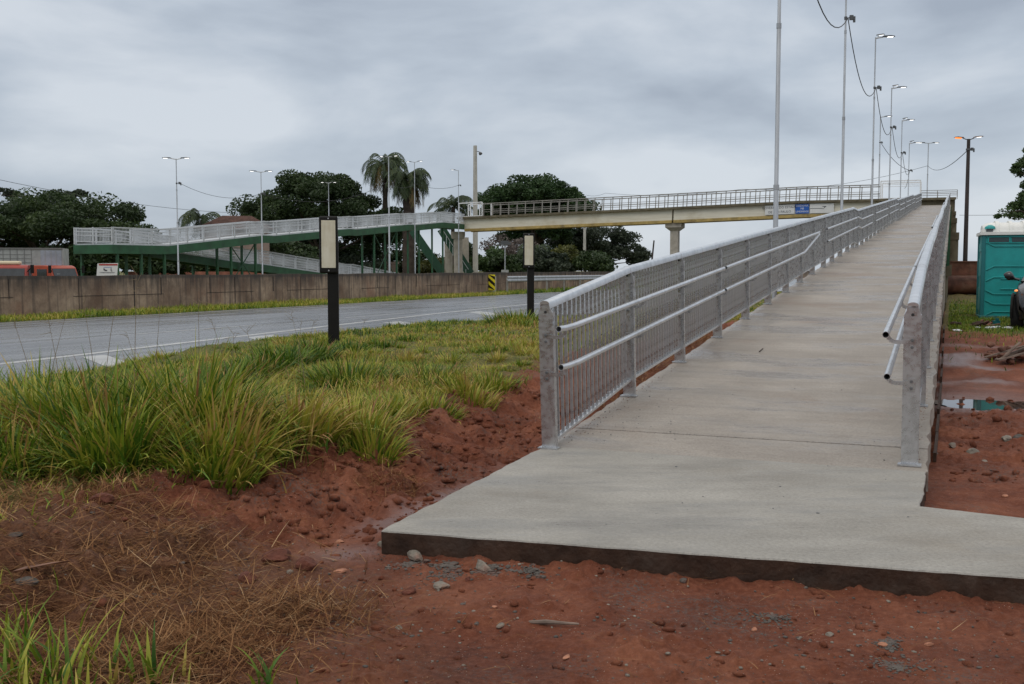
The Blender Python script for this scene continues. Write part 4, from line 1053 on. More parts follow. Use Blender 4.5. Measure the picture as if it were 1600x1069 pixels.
# ---------------------------------------------------------------- the dark car at the right edge
t = P(1583, 517, 19.6); cz = hz(t.x+.3, t.y)
car = empty('parked_car', Vector((t.x+1.12, t.y+.42, cz-.02)), R(-29), 'black parked car whose front wing and mirror show at the right edge', 'car')
secs = [(-.0, .30, .62, .62), (.12, .24, .80, .74), (.5, .22, .93, .84), (1.0, .22, .99, .87), (1.45, .22, 1.04, .89), (2.4, .22, 1.05, .89), (3.4, .22, 1.06, .88), (4.1, .26, 1.02, .80), (4.3, .34, .85, .70)]
def carsec(y, zb, zt, hw):
    return [Vector((-hw*.93, y, zb)), Vector((-hw, y, zb+.2)), Vector((-hw, y, zt-.28)), Vector((-hw*.93, y, zt-.08)), Vector((-hw*.7, y, zt)), Vector((0, y, zt+.03)), Vector((hw*.7, y, zt)), Vector((hw*.93, y, zt-.08)), Vector((hw, y, zt-.28)), Vector((hw, y, zb+.2)), Vector((hw*.93, y, zb))]
mb = MB(); vs_ = [p for s in secs for p in carsec(*s)]; n_ = 11
mb.add(vs_, [(i*n_+j, i*n_+(j+1) % n_, (i+1)*n_+(j+1) % n_, (i+1)*n_+j) for i in range(len(secs)-1) for j in range(n_)]+[tuple(range(n_-1, -1, -1)), tuple((len(secs)-1)*n_+j for j in range(n_))])
mb.build('body', M['carpaint'], car, smooth=True)
cab = [(1.15, 1.0, .78), (1.95, 1.43, .62), (2.6, 1.49, .63), (3.4, 1.45, .60), (4.0, 1.05, .70)]
vs_ = []
for y, z, hw in cab: vs_ += [Vector((-.80, y, .98)), Vector((-hw, y, z-.04)), Vector((-hw*.7, y, z)), Vector((hw*.7, y, z)), Vector((hw, y, z-.04)), Vector((.80, y, .98))]
mb = MB(); mb.add(vs_, [(i*6+j, i*6+(j+1) % 6, i*6+6+(j+1) % 6, i*6+6+j) for i in range(4) for j in range(6)]+[(5, 4, 3, 2, 1, 0), (24, 25, 26, 27, 28, 29)]); mb.build('cabin', M['glass_dark'], car, smooth=True)
mb = MB(); mb.box((0, 2.7, 1.50), (1.0, 1.6, .03)); mb.build('roof', M['carpaint'], car, bevel=.01)
for sx in (-1, 1):
    for y in (.78, 3.45):
        w_ = empty('wheel', (0, 0, 0)); w_.parent = car; w_.location = (sx*.80, y, .33)
        mb = MB(); mb.tube([(-.11, 0, 0), (-.10, 0, 0), (.10, 0, 0), (.11, 0, 0)], [.29, .33, .33, .29], 28); mb.build('tyre', M['rubber'], w_, smooth=True)
        mb = MB(); mb.tube([(-.115, 0, 0), (.115, 0, 0)], .2, 20); mb.build('rim', M['rim'], w_, smooth=True)
        mb = MB(); pts = [Vector((sx*.885, y+math.cos(a)*.39, .33+math.sin(a)*.39)) for a in np.linspace(-.2, math.pi+.2, 13)]; mb.tube(pts, .03, 8); mb.build('wheel_arch', M['black'], car, smooth=True)
    mb = MB(); mb.tube([(sx*.82, 1.35, 1.0), (sx*.93, 1.30, 1.03)], .025, 8); mb.blob((sx*1.0, 1.28, 1.08), .13, 3, (1.0, .55, .72), 3, 0); mb.build('mirror', M['carpaint'], car, smooth=True)
    mb = MB(); mb.box((sx*.52, .03, .62), (.26, .08, .09)); mb.build('headlight', M['headlamp'], car, bevel=.02)
    mb = MB(); mb.blob((sx*.80, .20, .80), .05, 2, (.7, 1, .5), 2, 0); mb.build('indicator', M['blinker'], car, smooth=True)
mb = MB(); mb.box((0, -.01, .5), (.9, .05, .2)); mb.build('grille', M['rubber'], car)

# ---------------------------------------------------------------- rusty skip
t = P(1470, 460, 50); sk = empty('rusty_skip', Vector((t.x, t.y, .33)), 0, 'rusty brown steel skip with a wide upper lip between the ramp and the teal toilet', 'skip')
mb = MB(); mb.box((1.7, .0, 1.30), (3.4, .10, .60)); mb.box((1.7, 1.6, 1.30), (3.4, .1, .6)); mb.box((0.05, .8, 1.30), (.1, 1.5, .6)); mb.box((3.35, .8, 1.30), (.1, 1.5, .6)); mb.build('wall', M['rust'], sk, bevel=.01)
mb = MB(); mb.box((1.7, -.06, .97), (3.5, .16, .07)); mb.box((1.7, -.06, 1.60), (3.5, .12, .05)); mb.build('lip', M['rust'], sk)
mb = MB(); mb.sweep([(Vector((x, .8, .48)), Vector((0, 1, 0)), Z) for x in (.1, 3.3)], [(.75*math.cos(a), .45*math.sin(a)) for a in np.linspace(0, 2*math.pi, 18)[:-1]]); mb.build('trough', M['rust'], sk, smooth=True)

# ---------------------------------------------------------------- trucks and site board beyond the wall
def truck(px, D, w_px, rz, paint, label, deflector, group='trucks parked beyond the wall'):
    t = P(px, 0, D); root = empty('truck', Vector((t.x, t.y, -.6)), rz, label, 'truck', group)
    Wd = 2.3; z0 = 1.0; zr = 2.62
    prof = [(0, z0), (-.05, 1.75), (.22, 2.45), (.40, zr-.04), (.6, zr), (1.8, zr), (1.9, zr-.08), (1.9, z0)]
    mb = MB(); mb.prism([Vector((-Wd/2, y, z)) for y, z in prof], (0, 0, 0), (Wd, 0, 0)); mb.build('cab', M[paint], root, bevel=.06)
    q = Vector((0, .27, .7)).normalized(); up = Vector((0, .36, .93)).normalized()
    mb = MB(); mb.box((0, .065, 2.10), (1.98, .03, .62), (Vector((1, 0, 0)), up.cross(Vector((1, 0, 0))), up)); mb.build('windscreen', M['windscreen'], root)
    for sx in (-1, 1):
        mb = MB(); mb.box((sx*(Wd/2+.008), .95, 2.1), (.03, .9, .52)); mb.build('side_window', M['glass_dark'], root)
        mb = MB(); mb.tube([(sx*1.15, .05, 2.2), (sx*1.42, -.1, 2.45)], .03, 6); mb.box((sx*1.46, -.12, 2.35), (.2, .08, .52)); mb.build('mirror', M['black'], root)
    mb = MB(); mb.box((-.6, .03, 1.93), (.26, .02, .22)); mb.build('sticker', M['signwhite'], root)
    mb = MB(); mb.box((0, -.08, 1.15), (2.2, .1, .35)); mb.build('bumper', M['black'], root)
    if deflector: mb = MB(); mb.box((-.1, 1.0, zr+.12), (1.5, .9, .22)); mb.build('roof_box', M['cream'], root, bevel=.08)
    root.scale = (.93, .93, .93); mb = MB(); mb.box((0, 3.6, .9), (1.0, 6.2, .25)); mb.build('chassis', M['black'], root)
    for sx in (-1, 1):
        for y in (.9, 5.2): mb = MB(); mb.tube([(sx*.85, y, .5), (sx*1.12, y, .5)], .5, 20); mb.build('wheel', M['rubber'], root, smooth=True)
    return root
truck(12, 60, 60, R(16), 'truckred', 'red truck cab with a cream roof box, at the far left beyond the wall', True)
truck(104, 68, 40, R(66), 'truckorange', 'orange red truck cab turned to the right, in front of the grey truck box', False)
t = P(30, 0, 68); bx = empty('truck_box', Vector((t.x, t.y, -.6)), R(14), 'tall weathered grey truck box body behind the two red cabs', 'truck body')
mb = MB(); mb.box((-.6, 1.2, 2.1), (6.6, 2.4, 2.9)); mb.build('body', M['boxgrey'], bx)
mb = MB()
for x in np.arange(-3.8, 1.1, .42): mb.box((x, -.01, 2.1), (.03, .03, 2.86))
for z in np.arange(.8, 3.4, .26): mb.box((-1.5, -.012, z), (4.7, .02, .02))
mb.box((-.6, -.02, 3.53), (6.66, .1, .07)); mb.build('rib', mat('dark box rib', (.19, .19, .185), .8), bx)
mb = MB(); mb.box((2.0, -.02, 2.75), (1.25, .03, 1.3)); mb.build('door', M['boxblue'], bx)
mb = MB()
for x in (1.65, 2.0, 2.3): mb.box((x, -.04, 2.75), (.03, .02, 1.28))
mb.box((2.0, -.045, 2.06), (1.4, .03, .05)); mb.build('door_rib', M['boxgrey'], bx)
mb = MB(); mb.box((-.6, 1.2, .45), (6, 1.6, .5)); mb.build('chassis', M['black'], bx)
t = P(169, 432, 66); nb = empty('notice_board', Vector((t.x, t.y, -.6)), R(6), 'white notice board with a red band and two small pictograms behind the wall', 'sign')
h0 = t.z+.55
mb = MB(); mb.box((0, 0, h0+.42), (1.24, .03, .9), (Vector((1, 0, .02)).normalized(), Vector((0, 1, 0)), Vector((.10, 0, 1)).normalized())); mb.build('board', M['signwhite'], nb)
mb = MB(); mb.box((.07, -.02, h0+.78), (1.12, .01, .10)); mb.build('band', M['signred'], nb)
mb = MB(); mb.box((.04, -.02, h0+.62), (.5, .01, .025)); mb.build('line', M['signblue'], nb)
mb = MB()
mb.tube([(-.12, -.02, h0+.44), (-.12, -.028, h0+.44)], .05, 10); mb.box((-.19, -.022, h0+.50), (.06, .01, .12)); mb.box((-.06, -.022, h0+.42), (.12, .01, .07))
mb.tube([(.24, -.02, h0+.53), (.24, -.028, h0+.53)], .028, 10); mb.box((.24, -.022, h0+.45), (.04, .01, .12)); mb.box((.27, -.022, h0+.39), (.09, .01, .03)); mb.build('pictogram', M['ink'], nb)
mb = MB()
for z, w_ in ((.31, .95), (.27, .8), (.08, .2)): mb.box((0, -.02, h0+z), (w_, .01, .014))
mb.build('text_line', M['ink'], nb)
mb = MB(); mb.box((-.4, .04, h0/2), (.07, .05, h0)); mb.box((.4, .04, h0/2), (.07, .05, h0)); mb.build('leg', M['plank'], nb)

# ---------------------------------------------------------------- house roof and low walls far behind
t = P(370, 352, 125); hs = empty('house', Vector((t.x, t.y, -.6)), R(12), 'low house with a red tiled hip roof behind the green ramp', 'house')
mb = MB(); mb.box((0, 3, 3.6), (7.6, 6, 7.2)); mb.build('wall', M['plaster'], hs)
ze = 6.95; mb = MB(); mb.add([Vector((-4.6, -.6, ze)), Vector((4.6, -.6, ze)), Vector((4.6, 6.6, ze)), Vector((-4.6, 6.6, ze)), Vector((-1.6, 3, ze+1.7)), Vector((1.8, 3, ze+1.7))], [(0, 1, 5, 4), (1, 2, 5), (2, 3, 4, 5), (3, 0, 4), (3, 2, 1, 0)]); rf = mb.build('roof', M['tile'], hs)
mb = MB()
for k in range(34): x = -4.5+k*.272; mb.bar(Vector((x, -.62, ze+.03)), Vector((x*.37+.06, 2.95, ze+1.72)), .09, .06)
mb.build('tile_row', M['tile'], rf)
for x in (-2, 1.6): mb = MB(); mb.box((x, -.02, 3.6), (1.3, .06, 1.2)); mb.build('window', M['glass_dark'], hs)
t = P(300, 425, 112); mb = MB(); mb.box((t.x+4, t.y, .1), (22, .25, 2.6)); tag(mb.build('brick_wall', mat('orange brick', (.30, .12, .08), .9, 0, .3, 2)), 'orange brick wall glimpsed under the lower flight of the green ramp', 'wall')
t = P(545, 410, 150); mb = MB(); mb.box((t.x, t.y, .9), (14, .3, 3.2)); mb.box((t.x, t.y, 2.6), (14.3, .6, .3)); tag(mb.build('low_building', M['plaster']), 'pale low concrete building end behind the nearer black marker', 'building')

# ---------------------------------------------------------------- trees
def leaf_quads(c, n_, size, flat=0.):
    """random leaf-sized quads around the points c (k,3)"""
    k = len(c); a = rng.normal(size=(k, 3)); a[:, 2] *= (1-flat); a /= np.linalg.norm(a, axis=1)[:, None]
    b = np.cross(a, rng.normal(size=(k, 3))); b /= np.linalg.norm(b, axis=1)[:, None]
    s = size*rng.uniform(.6, 1.3, (k, 1)); a = a*s; b = b*s*rng.uniform(.35, .6, (k, 1))
    v = np.stack([c-a, c-b*1., c+a, c+b], 1).reshape(-1, 3)
    q = np.arange(k*4).reshape(-1, 4); return v, q
def tree(label, base, ells, leafm, n_puff, n_leaf, size, puff, trunk_r, cat='tree', flat=.3, group=None, name='broadleaf_tree', forks=None):
    """ells: crown ellipsoids (centre, radii); limbs reach into the crown from the trunk"""
    root = empty(name, base, 0, label, cat, group)
    vol = np.array([e[1][0]*e[1][1]*e[1][2] for e in ells]); vol = vol**.67; vol = vol/vol.sum()
    pcs, prs = [], []
    for e, f in zip(ells, vol):
        k = max(3, int(n_puff*f)); d_ = rng.normal(size=(k, 3)); d_ /= np.linalg.norm(d_, axis=1)[:, None]
        r_ = rng.uniform(.35, 1.0, (k, 1))**.4; d_[:, 2] = np.where(d_[:, 2] < -.35, d_[:, 2]*.4, d_[:, 2])
        pcs.append(np.array(e[0])[None]+d_*r_*np.array(e[1])[None])
        prs.append(np.full(k, puff)*rng.uniform(.55, 1.35, k))
    pc = np.vstack(pcs); pr_ = np.concatenate(prs); k = len(pc)
    idx = rng.integers(0, k, n_leaf); off = rng.normal(size=(n_leaf, 3))*.5; ol = np.linalg.norm(off, axis=1)[:, None]; off = off/np.maximum(1, ol/.85); off[:, 2] *= .6
    c = pc[idx]+off*pr_[idx][:, None]
    tone = np.clip(rng.uniform(.1, .9, k), 0, 1)[idx]*.6 + rng.uniform(0, .4, n_leaf)
    v, q = leaf_quads(c, n_leaf, size, flat)
    np_mesh('crown', v-np.array(base)[None], q, leafm, np.repeat(tone, 4), root)
    mb = MB(); B = Vector((0, 0, 0)); rr = random.Random(len(label))
    low = min(e[0][2]-e[1][2] for e in ells)-base[2]
    fz = forks if forks else max(1.0, low*.75)
    cx = Vector(np.mean([e[0] for e in ells], axis=0))-Vector(base)
    F = Vector((cx.x*.25, cx.y*.25, fz))
    mb.tube([B, Vector((F.x*.4, F.y*.4, fz*.5)), F], [trunk_r*1.25, trunk_r, trunk_r*.85], 10)
    sel = rng.choice(k, min(k, 26), replace=False)
    for i_ in sel:
        tgt = Vector(pc[i_])-Vector(base); mid = F+(tgt-F)*.45+Vector((rr.uniform(-.6, .6), rr.uniform(-.6, .6), rr.uniform(-.2, .8)))
        mb.tube([F-Z*.2, F+(mid-F)*.5+Vector((0, 0, -.1)), mid, tgt], [trunk_r*.45, trunk_r*.33, trunk_r*.2, trunk_r*.06], 6)
    mb.build('trunk', M['bark'], root, smooth=True)
    return root
def E(px, py, D, rw, rh, dd=None):
    p = P(px, py, D); k = D/FP; return ((p.x, p.y, p.z), (rw*k, (dd or rw*k*.8), rh*k))
def tb(px, D, z=-.6): p = P(px, 0, D); return (p.x, p.y, z)
tree('wide dark spreading tree filling the far left behind the trucks', tb(60, 112), [E(-60, 345, 112, 130, 42, 9), E(60, 350, 112, 110, 44, 9), E(150, 352, 110, 75, 36, 8), E(215, 372, 108, 25, 22, 4), E(40, 380, 116, 150, 40, 6), E(190, 385, 116, 50, 28, 6)], M['leaf_a'], 260, 85000, .20, 1.75, .6, forks=3.0)
tree('small tree top rising above the dark spreading canopy at the left', tb(122, 124), [E(122, 303, 124, 18, 7, 1.5), E(90, 308, 124, 20, 5, 1.5), E(10, 304, 124, 20, 6, 2)], M['leaf_c'], 26, 1800, .22, .55, .25, forks=9.0)
tree('big broad dark tree behind the green ramp, left of the palms', tb(500, 150), [E(500, 325, 150, 85, 50, 9), E(425, 338, 150, 45, 32, 6), E(570, 345, 148, 45, 38, 6), E(505, 296, 150, 50, 22, 5), E(600, 360, 150, 30, 34, 5), E(520, 385, 155, 110, 40, 6)], M['leaf_a'], 190, 75000, .24, 2.0, .8, forks=4.0)
tree('large umbrella-shaped tree rising above the bridge', tb(838, 192), [E(838, 306, 192, 72, 22, 11), E(800, 320, 192, 50, 18, 8), E(880, 322, 192, 45, 18, 8), E(760, 332, 190, 15, 6, 2), E(838, 338, 192, 68, 8, 8), E(850, 366, 194, 62, 7, 6), E(800, 372, 194, 26, 6, 4)], M['leaf_b'], 210, 62000, .28, 2.0, .9, forks=7.0)
tree('round dark tree under the bridge right of the farther marker', tb(925, 205), [E(930, 382, 205, 50, 30, 8), E(965, 392, 205, 40, 28, 6), E(890, 375, 205, 35, 25, 6), E(995, 405, 205, 18, 18, 4)], M['leaf_c'], 130, 26000, .28, 1.7, .7, forks=3.0)
tree('dark tree mass just left of the round tree under the bridge', tb(850, 200), [E(860, 385, 200, 40, 30, 6), E(870, 410, 198, 40, 18, 5)], M['leaf_a'], 90, 6500, .30, 1.3, .5, forks=2.5)
tree('bare pinkish grey leafless tree under the bridge', tb(790, 178), [E(785, 390, 178, 34, 22, 4), E(815, 395, 178, 22, 22, 4)], M['twig'], 90, 3600, .22, 1.0, .3, forks=2.0)
for i_, (px, py, D, rw, rh, mk_, lb) in enumerate([
    (120, 412, 105, 60, 26, 'leaf_a', 'dark undergrowth behind the grey truck box and notice board'),
    (320, 414, 118, 60, 18, 'leaf_a', 'dark undergrowth low behind the lower flight of the green ramp'),
    (640, 410, 165, 45, 22, 'leaf_a', 'dark shrub mass behind the green columns at the bridge end'),
    (683, 418, 160, 26, 12, 'leaf_d', 'small bright yellow green shrub behind the green columns'),
    (765, 410, 165, 26, 20, 'leaf_e', 'green shrub right of the concrete pole under the bridge'),
    (725, 405, 170, 20, 24, 'leaf_a', 'dark narrow tree left of the concrete pole under the bridge'),
    (800, 418, 160, 40, 16, 'leaf_a', 'dark low shrub behind the floodlight post'),
    (850, 413, 160, 42, 22, 'leaf_c', 'grey green feathery shrub right of the farther marker'),
    (885, 405, 165, 20, 20, 'leaf_d', 'yellow green shrub beside the concrete pole and round tree'),
    (925, 412, 160, 30, 15, 'leaf_a', 'low dark shrub at the foot of the round tree'),
    (440, 405, 135, 60, 25, 'leaf_a', 'dark hedge tree under the green ramp, behind the second far lamp'),
    (230, 405, 100, 60, 25, 'leaf_a', 'dark undergrowth tree behind the notice board'),
    (560, 415, 150, 40, 18, 'leaf_c', 'grey green undergrowth right of the nearer marker'),
    (470, 412, 160, 30, 16, 'leaf_e', 'green shrub between lower railing and broad tree')]):
    tree(lb, tb(px, D), [E(px, py, D, rw, rh, 4), E(px+rw*.4, py+rh*.4, D-1, rw*.7, rh*.6, 3)], M[mk_], 70, 5200, .30, 1.1, .18, 'shrub', forks=1.2, name='shrub')
tree('tall green tree cut by the right edge behind the toilet', tb(1640, 46, .3), [E(1640, 300, 46, 46, 30, 1.6), E(1618, 325, 46, 42, 16, 1.2), E(1650, 250, 46, 60, 40, 1.6), E(1640, 210, 46, 36, 22, 1.2), E(1570, 337, 46, 30, 5, .4), E(1598, 268, 46, 22, 14, .6)], M['leaf_e'], 210, 26000, .075, .32, .2, forks=3.4)

def palm(label, px, D, ytop, nfr, fl, base_z=-.6, tr=.28, skirt=True, seed=1, spread=1.):
    p = P(px, ytop, D); H = p.z-base_z; root = empty('palm_tree', (p.x, p.y, base_z), 0, label, 'palm', None)
    mb = MB(); n_ = 14; mb.tube([(0.02*k, 0, H*k/n_) for k in range(n_+1)], [tr*(1.15 if k % 2 else 1.0) for k in range(n_+1)], 10); mb.build('trunk', M['bark'], root, smooth=True)
    rr = random.Random(seed); vs_, tn = [], []
    for k in range(nfr):
        az = rr.uniform(0, 2*math.pi); el = rr.uniform(-.6, 1.3) if skirt else rr.uniform(-.1, 1.3); L_ = fl*rr.uniform(.8, 1.1); d_ = Vector((math.cos(az), math.sin(az), 0)); s_ = d_.cross(Z)
        dead = el < -.15 and skirt; pts = []; pos = Vector((0, 0, H)); ang = el
        for j in range(13):
            pts.append(pos.copy()); pos += (d_*math.cos(ang)*spread+Z*math.sin(ang))*(L_/12); ang = max(ang-(.10+.017*j)*(1.25 if el > .6 else 1), -1.5)
        for j in range(1, 12):
            w_ = fl*.21*math.sin(math.pi*(j/12.5))**.6; t_ = (pts[j+1]-pts[j-1]).normalized()
            for sd in (-1, 1):
                for h_ in (0, .5):
                    a = pts[j]+(pts[j+1]-pts[j])*h_; tip = a + s_*sd*w_*.62 - Z*w_*rr.uniform(.5, .9) + t_*w_*.5
                    e_ = t_*.05*fl/3
                    vs_ += [a-e_, a+e_, tip+e_*.4, tip-e_*.4]; tn += [(.9+.1*rr.random()) if dead else rr.uniform(0, .85)]*4
    v = np.array([tuple(x) for x in vs_]); np_mesh('crown', v, np.arange(len(v)).reshape(-1, 4), M['palm'], np.array(tn), root)
    return root
palm('tallest palm with drooping crown beside the tall pale lamp post', 601, 150, 258, 44, 4.6, tr=.35, seed=2, spread=1.0)
palm('bushy palm with a yellow skirt right of the tallest palm', 638, 146, 284, 64, 4.4, tr=.8, seed=5, spread=1.0)
palm('small palm beside the left end of the bridge railing', 706, 160, 324, 22, 5.2, seed=7, skirt=False)
palm('low palm showing above the green ramp railing near the tiled roof', 316, 130, 344, 20, 4.0, seed=9, skirt=False)
palm('feathery low palm under the bridge between marker and round tree', 835, 165, 395, 26, 4.0, seed=12, skirt=False)

# ---------------------------------------------------------------- grass
def blades(xy, z, h, wd, lean, curve, tone, segs=4, az=None):
    n_ = len(xy); az = rng.uniform(0, 2*math.pi, n_) if az is None else az
    d_ = np.stack([np.cos(az), np.sin(az)], 1); fa = az+math.pi/2+rng.normal(0, .5, n_); f = np.stack([np.cos(fa), np.sin(fa)], 1)
    V_ = np.zeros((n_, segs+1, 2, 3)); pos = np.column_stack([xy, z]); ang = lean.copy()
    for s in range(segs+1):
        wds = wd*(1-(s/segs)**1.6)*.5+.0003
        V_[:, s, 0, :] = pos; V_[:, s, 1, :] = pos
        V_[:, s, 0, :2] -= f*wds[:, None]; V_[:, s, 1, :2] += f*wds[:, None]
        st = (h/segs); pos = pos.copy(); pos[:, :2] += d_*(np.sin(ang)*st)[:, None]; pos[:, 2] += np.cos(ang)*st; ang = ang+curve/segs
    verts = V_.reshape(-1, 3); b = (np.arange(n_)*(segs+1)*2)[:, None, None]; s = (np.arange(segs)*2)[None, :, None]
    q = b+s+np.array([0, 1, 3, 2])[None, None]
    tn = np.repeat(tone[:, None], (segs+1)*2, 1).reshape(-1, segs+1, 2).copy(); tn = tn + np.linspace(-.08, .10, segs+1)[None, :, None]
    return verts, q.reshape(-1, 4), np.clip(tn, 0, 1).ravel()
class Acc:
    def __init__(s): s.v = []; s.q = []; s.t = []; s.n = 0
    def add(s, r): s.v.append(r[0]); s.q.append(r[1]+s.n); s.t.append(r[2]); s.n += len(r[0])
    def build(s, name, m): return np_mesh(name, np.vstack(s.v), np.vstack(s.q), m, np.concatenate(s.t))
clumps = [(-2.55, 8.6, .7, .62), (-3.3, 8.4, .55, .70), (-2.1, 8.1, .5, .42), (-3.9, 8.1, .8, .46), (-2.9, 9.6, .7, .40), (-1.7, 9.3, .5, .34), (-1.15, 9.9, .6, .30), (-.5, 10.6, .5, .24), (.15, 11.6, .6, .26), (-1.9, 12.3, .7, .28), (-2.3, 14, .8, .25), (.2, 25.5, .8, .30), (-4.6, 8.8, .8, .42), (-.3, 13, .6, .18), (-3.1, 7.55, .4, .32), (-2.2, 7.3, .35, .28), (-3.6, 7.3, .5, .35), (-2.9, 7.0, .4, .30), (-1.2, 8.6, .35, .22), (-.1, 10.3, .4, .16), (-1.0, 12.8, .5, .16), (-3.2, 11, .5, .25), (-4.5, 10.5, .6, .35), (-1.6, 10.6, .4, .2), (.35, 12.6, .35, .2)]
def gh(x, y):
    h = .06 + .12*np.maximum(0, fbm(x, y, 1.5, 3, 61)+.15)
    for cx, cy, r_, a in clumps: h = h + .55*a*gau(x, y, cx, cy, r_)
    return np.minimum(h, .70)
def grass_zone(acc, ua, ub, va, vb, n_, wmul=1., hmul=1., segs=4):
    u = rng.uniform(ua, ub, n_); v = rng.uniform(va, vb, n_); x = S_*u+C_*v; y = C_*u-S_*v
    edge = -4.60-.5*ss(8, 10, u)+.35*fbm(u, u*0, .5, 3, 21)+.25*fbm(x, y, 2.5, 3, 62)
    keep = (v < edge) & (v > -12.62+.22*fbm(u, u*0, .9, 3, 63)) & (y > .5)
    dens = np.clip(.65+fbm(x, y, 1.4, 3, 64)*1.0 + gh(x, y)*1.2, .18, 1); keep &= rng.random(n_) < dens
    x, y, u, v = x[keep], y[keep], u[keep], v[keep]; k = len(x)
    h = gh(x, y)*rng.uniform(.45, 1.15, k)*hmul; z = height(x, y)-.02
    tone = np.clip(.50+.42*fbm(x, y, 1.3, 3, 65)+rng.normal(0, .20, k)+.06*(h < .12), 0, .97)
    dead = rng.random(k) < .10+.2*np.clip(fbm(x, y, 1.9, 3, 66), 0, 1); tone = np.where(dead, rng.uniform(.82, 1, k), tone)
    tone = np.where((v < -11) , tone-.18, tone); tone = np.clip(tone, 0, 1)
    wd = np.clip(.007+.022*h, .006, .024)*rng.uniform(.6, 1.4, k)*wmul
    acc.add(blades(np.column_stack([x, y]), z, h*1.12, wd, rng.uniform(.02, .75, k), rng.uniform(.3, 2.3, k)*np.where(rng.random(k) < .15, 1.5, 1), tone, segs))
A = Acc()
def tussock(acc, cx, cy, r_, h, n_, wd, tl, spread=.9, segs=5):
    a = rng.uniform(0, 2*math.pi, n_); q = r_*np.sqrt(rng.random(n_)); x = cx+np.cos(a)*q; y = cy+np.sin(a)*q; z = height(x, y)-.02
    az = a+rng.normal(0, .5, n_); f = q/r_
    hh = h*(rng.uniform(.35, 1.1, n_) if h < .4 else rng.uniform(.55, 1.2, n_))*(1-.22*f); lean = np.clip(.08+.55*f*spread+rng.normal(0, .16, n_), 0, 1.4); cv = rng.uniform(.3, 1.5, n_)*(.6+.8*f)*spread
    tone = np.clip(rng.uniform(*tl, n_), 0, 1); dd = rng.random(n_) < .10; tone = np.where(dd, rng.uniform(.78, 1, n_), tone)
    wd = wd*(1.25 if h > .4 else 1)
    acc.add(blades(np.column_stack([x, y]), z, hh, wd*rng.uniform(.5, 1.35, n_), lean, cv, tone, segs, az))
tr = random.Random(21)
for k in range(230):
    u_ = tr.uniform(4.2, 19); v_ = tr.uniform(-12.2, -5.1 if u_ < 8.5 else -5.5); q = W(u_, v_)
    near = u_ < 9.5 and v_ < -4.9
    h_ = tr.uniform(.20, .42) if near else tr.uniform(.12, .27); t0 = tr.uniform(.08, .55)
    tussock(A, q.x, q.y, tr.uniform(.12, .3), h_, int(tr.uniform(80, 190)), .014 if u_ < 10 else .016, (t0, t0+.4), 1.1, 4)
for px, D, h_, n_ in ((430, 15.0, .5, 260), (455, 15.6, .45, 240), (485, 16.4, .5, 260), (400, 14.2, .42, 240), (370, 13.6, .4, 240), (545, 17.6, .3, 220), (340, 12.6, .4, 240), (300, 12.0, .42, 240), (250, 11.6, .45, 260), (200, 11.4, .45, 260), (60, 10.6, .5, 260), (20, 10.0, .5, 260), (120, 11.0, .5, 260), (590, 18.5, .24, 200), (640, 20, .22, 200)):
    q = P(px, 0, D); tussock(A, q.x, q.y, .38, h_, int(n_*1.3), .022, (0, .42))
for cx, cy, r_, h_, n_, t0 in ((-2.55, 8.35, .42, .72, 620, .1), (-3.15, 8.0, .45, .68, 560, .05), (-2.15, 7.75, .34, .52, 380, .35), (-3.75, 8.3, .4, .60, 400, .25), (-2.75, 7.3, .36, .46, 420, .1), (-2.1, 7.25, .28, .36, 300, .2), (-3.5, 7.2, .35, .40, 320, .0), (-1.75, 8.5, .3, .44, 300, .4), (-1.35, 9.0, .3, .36, 260, .3), (-1.15, 8.55, .24, .28, 220, .25), (-1.2, 9.95, .3, .30, 260, .25), (-.85, 10.7, .3, .27, 240, .2), (-.5, 11.6, .3, .30, 260, .35), (-.25, 12.6, .3, .25, 220, .2), (-2.0, 12.9, .5, .36, 380, .0), (-1.1, 13.3, .5, .30, 300, .0), (.1, 26.6, .7, .42, 400, .0), (-2.9, 9.3, .4, .5, 300, .15), (-4.6, 9.0, .5, .5, 420, .0), (-4.0, 7.6, .4, .45, 340, .3)):
    tussock(A, cx, cy, r_*1.1, h_*1.24, int(n_*1.6), .024 if h_ > .4 else .017, (t0, t0+.55))
grass_zone(A, 3, 9, -12.7, -4.1, 34000, 1.15)
grass_zone(A, 9, 17, -12.7, -4.0, 90000, 1.2, 1., 3)
grass_zone(A, 17, 34, -12.7, -3.6, 80000, 2.2, 1.25, 2)
grass_zone(A, 34, 80, -12.7, -3.6, 26000, 4.5, 1.1, 2)
# stems right at the front-left corner and bottom edge of the picture
def patch(acc, cx, cy, r_, n_, hlo, hhi, wd, tlo, thi, lean=(.0, .6), curve=(.2, 1.3)):
    x = cx+rng.normal(0, r_, n_); y = cy+rng.normal(0, r_, n_); z = height(x, y)-.02; h = rng.uniform(hlo, hhi, n_)
    acc.add(blades(np.column_stack([x, y]), z, h, wd*rng.uniform(.6, 1.4, n_), rng.uniform(*lean, n_), rng.uniform(*curve, n_), rng.uniform(tlo, thi, n_), 5))
patch(A, -2.2, 4.1, .15, 130, .15, .36, .017, .15, .7); patch(A, -1.8, 3.85, .16, 100, .12, .32, .018, .15, .7); patch(A, -1.45, 3.75, .2, 50, .1, .24, .014, .3, .9)
patch(A, -1.35, 3.95, .05, 12, .14, .30, .020, .05, .6); patch(A, -.95, 3.95, .05, 10, .1, .22, .018, .1, .5); patch(A, -2.4, 4.6, .15, 30, .1, .22, .01, .2, .8)
for cx, cy, r_, a in clumps[:4]: patch(A, cx, cy, r_*.6, 260, a*.6, a*1.15, .014, .0, .75, (.0, .45), (.1, 1.2)); patch(A, cx, cy, r_*.7, 90, a*.3, a*.8, .012, .78, 1, (.1, .9), (.4, 1.8))
